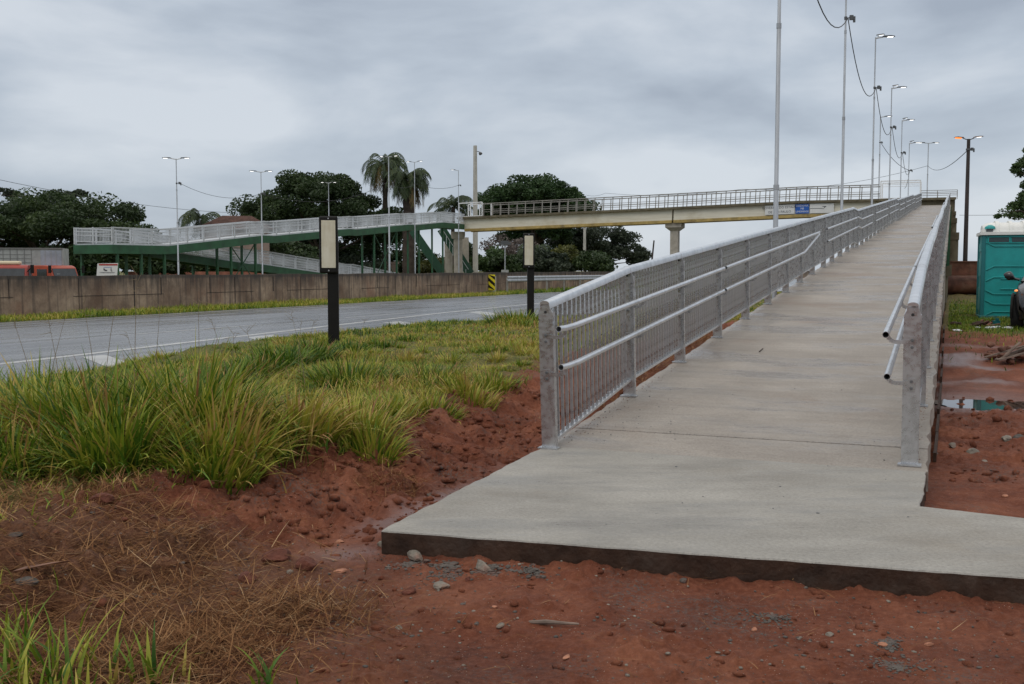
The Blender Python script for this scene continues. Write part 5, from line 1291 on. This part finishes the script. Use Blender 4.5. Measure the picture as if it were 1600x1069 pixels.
# grass at the wall foot and in the right-hand yard
def strip(acc, ua, ub, va, vb, n_, hlo, hhi, wd, zoff=-.14, tl=(.25, .75)):
    u = rng.uniform(ua, ub, n_); v = rng.uniform(va, vb, n_)+.1*np.sin(u); x = S_*u+C_*v; y = C_*u-S_*v
    acc.add(blades(np.column_stack([x, y]), np.full(n_, zoff), rng.uniform(hlo, hhi, n_)*(1+.5*fbm(x, y, .6, 2, 70)), wd*rng.uniform(.6, 1.4, n_), rng.uniform(.0, .8, n_), rng.uniform(.2, 1.6, n_), np.clip(rng.uniform(*tl, n_)+.2*fbm(x, y, .5, 2, 71), 0, 1), 2))
strip(A, 5, 70, -30.0, -27.9, 32000, .08, .30, .03); strip(A, 70, 200, -31.1, -27.9, 14000, .1, .35, .07, tl=(.15, .6))
def yard(acc, cu, cv, ru_, rv_, n_, h, wd):
    u = cu+rng.normal(0, ru_, n_); v = np.abs(cv+rng.normal(0, rv_, n_)); x = S_*u+C_*v; y = C_*u-S_*v
    acc.add(blades(np.column_stack([x, y]), height(x, y)-.01, rng.uniform(.4, 1, n_)*h, wd*rng.uniform(.6, 1.4, n_), rng.uniform(0, .7, n_), rng.uniform(.2, 1.3, n_), rng.uniform(.05, .55, n_), 3))
yard(A, 25, 1.6, 2.2, 1.3, 9000, .13, .012); yard(A, 33, 1.5, 5, 1.5, 6000, .14, .02); yard(A, 13.6, 1.75, .12, .16, 160, .2, .009); yard(A, 22.5, .5, .5, .5, 900, .10, .01)
tag(A.build('grass', M['grass']), 'thick green and yellow roadside grass on the verges', 'grass', None, 'stuff')
# flowering stalks
B_ = Acc(); pts = []
for px, D, top in [(75, 8.3, 500), (130, 8.2, 470), (185, 8.4, 452), (215, 8.2, 430), (197, 8.9, 520), (250, 8.4, 480), (330, 9.0, 500), (310, 8.6, 470), (20, 8.8, 500), (455, 12, 490), (470, 14, 505), (490, 15, 502), (570, 15, 500), (600, 15.5, 520), (625, 16, 505), (668, 17, 512), (385, 9.5, 515), (365, 10, 520), (100, 8.0, 500), (585, 14, 515)]:
    a = P(px, top, D); zb = hz(a.x, a.y); pts.append((a.x, a.y, zb, a.z-zb))
mb = MB(); rr = random.Random(8)
for x, y, z, h in pts:
    lx = rr.uniform(-.22, .22)*h; ps = [Vector((x+lx*(f**1.5-1), y, z+h*f)) for f in (0, .35, .7, 1)]; mb.tube(ps, [.0035, .003, .0022, .0012], 5)
    for k in range(rr.randint(2, 5)):
        b0 = ps[3]*(1-.08*k)+ps[2]*.08*k; mb.tube([b0, b0+Vector((rr.uniform(-.10, .10), rr.uniform(-.03, .03), rr.uniform(-.02, .09)))], [.0022, .001], 4)
tag(mb.build('grass_stalks', mat('seed stalk', (.20, .15, .09), .9)), 'thin brown seed stalks standing above the grass by the road', 'grass', None, 'stuff')

# dry straw
Sx = Acc()
def strawzone(n_, fx, lmin, lmax, wd, up=.25, curl=1.2):
    x, y = fx(n_); k = len(x); z = height(x, y)+rng.uniform(-.01, .035, k); h = rng.uniform(lmin, lmax, k)
    Sx.add(blades(np.column_stack([x, y]), z, h, wd*rng.uniform(.5, 1.4, k), np.clip(rng.normal(1.46, up*.8, k), .85, 1.75), rng.uniform(-.5, curl, k)*.5, np.clip(rng.beta(2, 3, k), 0, 1), 3))
def zone_front(n_):
    x = rng.uniform(-4.2, .2, n_); y = rng.uniform(3.6, 7.2, n_); m_ = rng.random(n_) < np.clip(ss(-.25, -2.0, x+.7*fbm(x, y, .9, 3, 80)+.35*(y-4))*(.25+1.4*np.clip(fbm(x, y, 1.6, 3, 81)+.2, 0, 1)), 0, 1)
    return x[m_], y[m_]
strawzone(46000, zone_front, .05, .24, .005, .30)
def zone_bank(n_):
    u = rng.uniform(5, 16, n_); v = rng.uniform(-5.6, -3.3, n_); x = S_*u+C_*v; y = C_*u-S_*v; m_ = rng.random(n_) < np.clip((-v-3.6)/1.3, .05, 1)*.6*np.clip(.25+fbm(x, y, 1.8, 3, 82)*1.6, .03, 1); return x[m_], y[m_]
strawzone(30000, zone_bank, .05, .20, .004, .25)
def clumpz(cx, cy, r_, n_, up):
    strawzone(n_, lambda k: (cx+rng.normal(0, r_, k), cy+rng.normal(0, r_, k)), .06, .20, .004, up)
for cx, cy, r_, n_ in ((-1.35, 4.35, .22, 2600), (-1.0, 4.9, .18, 1400), (-1.9, 8.05, .20, 1500), (-1.75, 5.0, .3, 1500), (-2.6, 6.4, .25, 1200), (-.9, 7.9, .15, 500)): clumpz(cx, cy, r_, n_, .45)
def zone_ramp(n_):
    u = rng.uniform(11, 19, n_); v = rng.uniform(-4.1, -3.25, n_); return S_*u+C_*v, C_*u-S_*v
strawzone(9000, zone_ramp, .06, .22, .006, .35)
def zone_any(n_):
    x = rng.uniform(-1.5, 3, n_); y = rng.uniform(4.0, 5.6, n_); return x, y
strawzone(420, zone_any, .03, .14, .0025, .1)
tag(Sx.build('dry_straw', M['straw']), 'matted dry brown straw lying over the red soil', 'straw', None, 'stuff')

# ---------------------------------------------------------------- gravel, clods and stones
import bmesh
def scatter(name, n_, fx, rlo, rhi, mt, label, seed, sq=.6, sink=.3):
    bm = bmesh.new(); bmesh.ops.create_icosphere(bm, subdivisions=1, radius=1); bv = np.array([v.co[:] for v in bm.verts]); bf = np.array([[v.index for v in f.verts] for f in bm.faces]); bm.free()
    x, y = fx(n_); k = len(x); r_ = rlo*(rhi/rlo)**(rng.random(k)**2.2)
    z = height(x, y)
    sc = rng.uniform(.6, 1.3, (k, 3))*np.array([1, 1, sq]); a = rng.uniform(0, 6.28, k)
    pv2 = bv[None]*(1+rng.uniform(-.3, .3, (k, len(bv), 1)))*sc[:, None, :]*r_[:, None, None]
    ca_, sa = np.cos(a)[:, None], np.sin(a)[:, None]; px = pv2[..., 0]*ca_-pv2[..., 1]*sa; py = pv2[..., 0]*sa+pv2[..., 1]*ca_
    vv = np.stack([px+x[:, None], py+y[:, None], pv2[..., 2]+z[:, None]+(r_*sq*(1-sink*2))[:, None]*.5], -1).reshape(-1, 3)
    ff = (bf[None]+(np.arange(k)*len(bv))[:, None, None]).reshape(-1, 3)
    o = np_mesh(name, vv, ff, mt); tag(o, label, name.replace('_', ' '), None, 'stuff'); return o
def zf(n_):
    x = rng.uniform(-2.5, 3.6, n_); y = rng.uniform(3.6, 6.4, n_); u, v = uv(x, y)
    k0 = cpt[0][1]+(x-cpt[0][0])*(cpt[1][1]-cpt[0][1])/(cpt[1][0]-cpt[0][0])
    m_ = (rng.random(n_) < .15+.9*np.clip(fbm(x, y, 1.1, 3, 90)+.1, 0, 1)) & ((y < k0-.02) | (x < cpt[0][0]-.03)); return x[m_], y[m_]
def zb_(n_):
    u = rng.uniform(5.4, 12, n_); v = rng.uniform(-5.0, -3.25, n_); x = S_*u+C_*v; y = C_*u-S_*v; m_ = (x < cpt[0][0]+(u-6)*.4) | (v < VL-.08); return x[m_], y[m_]
def zr_(n_):
    u = rng.uniform(8.6, 15, n_); v = rng.uniform(.05, 3.2, n_)**1.0; x = S_*u+C_*v; y = C_*u-S_*v; m_ = (u > 8.9); return x[m_], y[m_]
scatter('gravel', 5200, zf, .0018, .011, M['stone'], 'small pale pebbles scattered over the red soil in front of the pavement', 1)
scatter('dark_gravel', 6500, zf, .0018, .012, M['slate'], 'small dark chips of stone scattered on the red soil', 2)
scatter('soil_clods', 4200, zf, .002, .030, M['soil'], 'crumbly red soil clods in the foreground', 3)
scatter('bank_clods', 2400, zb_, .006, .055, M['soil'], 'crumbly red soil clods on the bank left of the pavement', 4)
scatter('yard_clods', 1800, zr_, .005, .055, M['soil'], 'crumbly red soil clods on the heap right of the ramp', 5)
# fresh mortar crumbs fallen on the slab edge
def crumbs(pxs, n_, label, zf_):
    mb = MB(); rr = random.Random(n_)
    for i_ in range(n_):
        px, py = rr.uniform(*pxs[0]), rr.uniform(*pxs[1]); q = G(px, py, 0); u, v = uv(q.x, q.y)
        for _ in range(3): z = rz_(u) if u > 8.4 else 0; q = G(px, py, z); u, v = uv(q.x, q.y)
        if v < VL+.05 or v > VR-.05: continue
        mb.blob((q.x, q.y, z+.001), rr.uniform(.002, .009)*(1.6 if rr.random() < .1 else 1), i_, (1, 1, .5), 1, .5)
    tag(mb.build('mortar_crumbs', M['lampgrey'] if zf_ else M['stone']), label, 'crumbs', None, 'stuff')
crumbs(((870, 1060), (605, 690)), 90, 'dark mortar crumbs on the ramp beside the first left posts', 1)
crumbs(((900, 1430), (600, 830)), 46, 'sparse dark grit dotted over the pavement and ramp', 1)
mb = MB(); rr = random.Random(77)
for k in range(420):
    u = rr.uniform(8.5, 20) if k % 3 else rr.uniform(8.6, 12); side = rr.random() < .5
    v = (VL+.05+abs(rr.gauss(0, .07))) if side else (VR-.05-abs(rr.gauss(0, .06))); q = W(u, v, rz_(u)); mb.blob((q.x, q.y, q.z+.001), rr.uniform(.002, .008), k, (1, 1, .5), 1, .5)
tag(mb.build('soil_crumbs', M['soil']), 'red soil crumbs fallen along both edges of the ramp slab', 'crumbs', None, 'stuff')
mb = MB()
for k in range(260):
    px = rr.uniform(885, 1420); q = G(px, 680+(px-890)*.0486, .056); u, v = uv(q.x, q.y); u = 9.13+rr.gauss(0, .018)-.0*(v); q = W(u, v, rz_(u)); mb.blob((q.x, q.y, q.z), rr.uniform(.0015, .006), k, (1, 1, .5), 1, .5)
tag(mb.build('joint_crumbs', M['lampgrey']), 'dark crumbs of mortar along the cross joint of the ramp', 'crumbs', None, 'stuff')
def stone(px, py, w_px, label, mt='stone', sq=(1, .8, .5), z=None, seed=None, cat='stone', nm='stone', group='loose stones on the soil', lift=.25):
    zg = -.13
    for _ in range(6): q = G(px, py, zg); zg = hz(q.x, q.y)
    r_ = w_px/2/FP*q.y*.85
    s = seed or int(px*7+py); mb = MB(); mb.blob((0, 0, r_*sq[2]*lift), r_, s, sq, 3, .22, s % 6)
    o = mb.build(nm, M[mt]); o.location = (q.x, q.y, zg); tag(o, label, cat, group); return o
S = stone
S(594, 858, 20, 'pale rounded stone tucked under the left corner of the pavement', sq=(1, .8, .7))
S(619, 992, 15, 'pale rounded pebble alone on the soil below the pavement corner', sq=(1, .8, .8))
S(447, 902, 15, 'small square pale stone beside a red clod at the left', sq=(1, .9, .8))
S(473, 893, 44, 'large smooth red clod of earth beside the square pale stone', 'clod', (1, .8, .75), cat='clod', nm='earth_clod')
S(426, 880, 62, 'broad flat red clod left of the smooth clod', 'clod', (1, .7, .5), cat='clod', nm='earth_clod')
S(636, 934, 28, 'round red clod on the soil below the rubble strip', 'clod', (1, .9, .7), cat='clod', nm='earth_clod')
S(380, 915, 46, 'dark red clod low in the straw at the left', 'clod', (1, .8, .6), cat='clod', nm='earth_clod')
S(150, 790, 50, 'red clod at the foot of the tall grass, far left', 'clod', (1, .8, .6), cat='clod', nm='earth_clod')
S(526, 900, 34, 'flat orange brown stone chip left of the rubble strip', 'brick', (1, .5, .25))
S(527, 853, 18, 'orange stone lying in the wet rut by the pavement corner', 'brick', (1, .7, .5))
S(671, 768, 20, 'flat blue grey slate piece in the wet channel left of the pavement', 'slate', (1, .7, .3))
S(688, 925, 44, 'grey cement lump in the rubble below the pavement edge, nearest to the corner', 'stone', (1, .7, .35))
S(752, 882, 70, 'long grey cement spill against the pavement side', 'stone', (1, .35, .35))
S(646, 880, 60, 'flat cement lump under the left end of the pavement side', 'stone', (1, .4, .35))
S(730, 915, 12, 'small dark red angular stone beside the cement spill', 'clod', (1, .8, .9), nm='stone')
S(708, 889, 26, 'dark wet stone below the cement spill', 'slate', (1, .6, .4))
S(722, 953, 14, 'tiny blue grey stone on the soil', 'slate', (1, .7, .4))
S(772, 958, 14, 'pale orange chip on the soil below the pavement middle', 'brick', (1, .7, .4))
S(782, 989, 24, 'pale brown flat stone on the soil below the pavement middle', 'stone', (1, .6, .4))
S(744, 988, 12, 'small dark stone left of the pale brown flat stone', 'slate', (1, .8, .5))
S(1187, 995, 14, 'cream coloured chip resting on a red clod', 'brick', (1, .8, .6))
S(1391, 1021, 22, 'pinkish pale stone on the soil at the lower right', 'brick', (1, .7, .5))
S(1465, 1019, 20, 'orange flat stone right of the pinkish pale stone', 'brick', (1, .6, .35))
S(1307, 1004, 20, 'grey brown stone on the soil left of the pinkish stone', 'stone', (1, .8, .5))
S(1073, 917, 18, 'grey cement lump below the middle of the pavement side', 'slate', (1, .8, .6))
S(1580, 779, 14, 'small orange brick chip on the soil inside the pavement corner', 'brick', (1, .8, .4))
S(1495, 702, 26, 'flat pale stone slab on the red heap, leftmost', 'stone', (1, .6, .4))
S(1527, 708, 26, 'brown rounded stone in the middle of the red heap', 'stone', (1, .9, .8))
S(1545, 718, 18, 'small grey flat stone below the brown rounded stone', 'stone', (1, .7, .35))
S(1580, 689, 44, 'long pale broken concrete piece on the red heap', 'stone', (1, .5, .35))
S(1598, 665, 34, 'dark grey concrete piece at the right edge on the red heap', 'slate', (1, .6, .5))
S(1467, 713, 16, 'dark stone at the foot of the ramp side, by the right post', 'slate', (1, .8, .6))
S(1452, 770, 18, 'grey cement crumb at the inner corner of the pavement', 'slate', (1, .8, .6))
S(135, 817, 14, 'small blue grey slate chip in the straw', 'slate', (1, .7, .4))
S(12, 832, 28, 'blue grey slate piece at the left edge on the straw', 'slate', (1, .7, .5))
S(28, 902, 46, 'large pale blue grey slate slab at the left edge', 'slate', (1, .7, .4))
S(6, 860, 26, 'dark slate piece between the two slates at the left edge', 'slate', (1, .9, .6))
S(118, 930, 30, 'slate slab sunk in the straw right of the brown leaf', 'slate', (1, .6, .35))
S(232, 938, 28, 'dark slate fragment in the straw clump', 'slate', (1, .5, .35))
S(180, 903, 18, 'small dark slate chip above the sunken slate slab', 'slate', (1, .6, .4))
S(276, 889, 13, 'tiny dark stone on the bare soil right of the straw', 'slate', (1, .8, .5))
S(36, 828, 12, 'small orange chip beside the left edge slates', 'brick', (1, .7, .5))
S(331, 848, 36, 'grey rough half buried stone on the bare soil', 'slate', (1, .5, .3))
S(1050, 1035, 12, 'small white pebble at the bottom centre', 'stone', (1, .7, .5)); S(887, 1040, 26, 'pale flat flake of cement at the bottom centre', 'brick', (1, .5, .2))
# dark cement spills, low crusts with a broken edge
def crust(px, py, rw, label, seed):
    q = G(px, py, -.13); mb = MB(); rr = random.Random(seed); r0 = rw/FP*q.y
    for k in range(230):
        a = rr.uniform(0, 6.28); r_ = r0*abs(rr.gauss(0, .55))*(1+.35*math.sin(3*a+seed)); x, y = q.x+math.cos(a)*r_, q.y+math.sin(a)*r_*.9
        mb.blob((x, y, hz(x, y)+.001), rr.uniform(.003, .012)*(2.0 if seed > 20 and rr.random() < .2 else 1), seed*100+k, (1, 1, .45), 1, .8)
    tag(mb.build('cement_crust', M['slate']), label, 'cement spill', 'grey cement spills on the soil', 'stuff')
crust(1200, 1030, 52, 'round dark cement spill on the soil, lowest in the picture', 3) if False else None
crust(1415, 1048, 45, 'dark crumbly cement spill at the lower right', 4); crust(1400, 1015, 25, 'small cement spill just above the largest one at the lower right', 5)
for a_, b_, c_, d_ in ((640, 884, 34, 21), (700, 893, 34, 22), (765, 897, 36, 23), (830, 902, 26, 24)): crust(a_, b_, c_, ['crumbly cement lumps at the foot of the pavement side, leftmost', 'crumbly cement lumps at the foot of the pavement side, second from the corner', 'crumbly cement lumps at the foot of the pavement side, third from the corner', 'crumbly cement lumps at the foot of the pavement side, farthest from the corner'][d_-21], d_)
crust(1215, 975, 45, 'dark cement spill below the middle of the pavement', 6); crust(690, 905, 50, 'grey cement crumbs by the pavement corner', 7)
# leaf and stick
q = G(55, 925, 0.0); mb = MB(); mb.add([Vector(p) for p in ((-.13, -.02, .05), (-.05, -.045, .065), (.09, -.03, .075), (.14, .01, .06), (.05, .05, .055), (-.08, .04, .05))], [(0, 1, 4, 5), (1, 2, 3, 4)]); o = mb.build('fallen_leaf', M['leaf_dry']); o.location = (q.x, q.y, hz(q.x, q.y)); o.rotation_euler = (0, 0, R(25)); tag(o, 'large dry orange brown leaf lying on the straw at the left', 'leaf')
sm = o.modifiers.new('thick', 'SOLIDIFY'); sm.thickness = .002
q = G(865, 985, -.13); mb = MB(); z0 = hz(q.x, q.y)+.008; mb.tube([(q.x-.11, q.y+.02, z0+.004), (q.x-.03, q.y, z0+.012), (q.x+.04, q.y+.01, z0+.004), (q.x+.12, q.y-.01, z0+.006)], [.008, .012, .008, .005], 7); tag(mb.build('dead_root', M['plank'], smooth=True), 'crooked dry root lying on the red soil below the pavement', 'root')
q = G(1190, 512, .75); mb = MB(); u, v = uv(q.x, q.y); z0 = rz_(u)+.008; mb.tube([(q.x-.05, q.y-.12, rz_(uv(q.x-.05, q.y-.12)[0])+.01), (q.x+.06, q.y+.14, rz_(uv(q.x+.06, q.y+.14)[0])+.012)], .006, 6); tag(mb.build('stick', M['bark']), 'short dark stick lying on the ramp near the left railing', 'stick')

# ---------------------------------------------------------------- puddle, rubble and litter on the right
pts = []
for a in np.linspace(0, 2*math.pi, 40)[:-1]:
    r1 = 1+.16*math.sin(3*a)+.1*math.sin(5*a+1); pts.append((14.3+.8*r1*math.sin(a), 1.05+1.35*r1*math.cos(a)))
pud = bpy.data.materials.new('puddle water'); pud.use_nodes = True; b_ = pud.node_tree.nodes['Principled BSDF']; b_.inputs['Base Color'].default_value = (.05, .03, .022, 1); b_.inputs['Roughness'].default_value = .03; b_.inputs['Specular IOR Level'].default_value = .9
pu = local_sheet('puddle', pts, -.175, pud); tag(pu, kind='structure')
t = P(1596, 545, 16.6); mb0 = empty('rubble_pile', Vector((t.x, t.y, hz(t.x, t.y))), 0, 'heap of broken planks and bricks in front of the black car', 'rubble')
rr = random.Random(11); mb = MB()
for k in range(26): mb = MB(); mb.blob((rr.gauss(.1, .28), rr.gauss(0, .25), rr.uniform(0, .22)), rr.uniform(.04, .11), k, (1, .8, .6), 2, .4, rr.random()*6); mb.build('brick', M['rust'], mb0)
for k in range(9):
    mb = MB(); a = Vector((rr.uniform(-.5, .3), rr.uniform(-.3, .2), rr.uniform(0, .1))); mb.bar(a, a+Vector((rr.uniform(.25, .6), rr.uniform(-.2, .3), rr.uniform(.05, .3))), .09, .02); mb.build('plank', M['plank'], mb0)
t = P(1530, 517, 21.5); z0 = hz(t.x, t.y); mb0 = empty('debris_heap', Vector((t.x, t.y, z0)), 0, 'low dark debris heap on the grass in front of the toilet', 'rubble'); mb = MB()
for k in range(24): mb.blob((rr.gauss(0, .30), rr.gauss(0, .18), rr.uniform(0, .12)), rr.uniform(.03, .09), 50+k, (1.2, .8, .5), 2, .4, rr.random()*6)
mb.build('lumps', M['pave_side'], mb0); mb = MB()
for k in range(6): a = Vector((rr.uniform(-.3, .2), rr.uniform(-.2, .1), .05)); mb.bar(a, a+Vector((rr.uniform(.1, .3), .05, rr.uniform(.02, .12))), .06, .02)
mb.build('plank', M['rust'], mb0)
mb = MB(); mb.box((.36, 0, .1), (.12, .1, .1)); mb.box((.36, -.03, .17), (.06, .04, .06)); mb.build('plastic_piece', M['teal_dark'], mb0)
t = P(1556, 523, 20.8); mb = MB(); z0 = hz(t.x, t.y)
for k in range(9): mb.blob((t.x+rr.gauss(0, .22), t.y+rr.gauss(0, .07), z0+.02), rr.uniform(.05, .09), 90+k, (1.4, .8, .35), 2, .3, rr.random())
tag(mb.build('plastic_sheet', M['cloth'], smooth=True), 'crumpled white plastic sheet on the grass in front of the toilet', 'plastic sheet')
t = P(1497, 520, 20.0); mb = MB(); z0 = hz(t.x, t.y); mb.blob((t.x, t.y, z0+.02), .09, 3, (1.4, .6, .3), 2, .3); tag(mb.build('paper_scrap', M['cloth']), 'small white scrap lying beside the ramp side wall', 'litter')
# formwork boards left along the right foot of the ramp
mb = MB()
for k in range(10): a = W(9.6+k*1.3, VR+.05, 0); mb.bar(a+Z*(hz(a.x, a.y)+.01), W(9.6+k*1.3+1.22, VR+.055, 0)+Z*(hz(a.x, a.y)+.02), .025, .14+.02*(k % 3))
tag(mb.build('formwork_board', M['pave_side']), 'dark wet formwork boards along the right foot of the ramp', 'formwork')
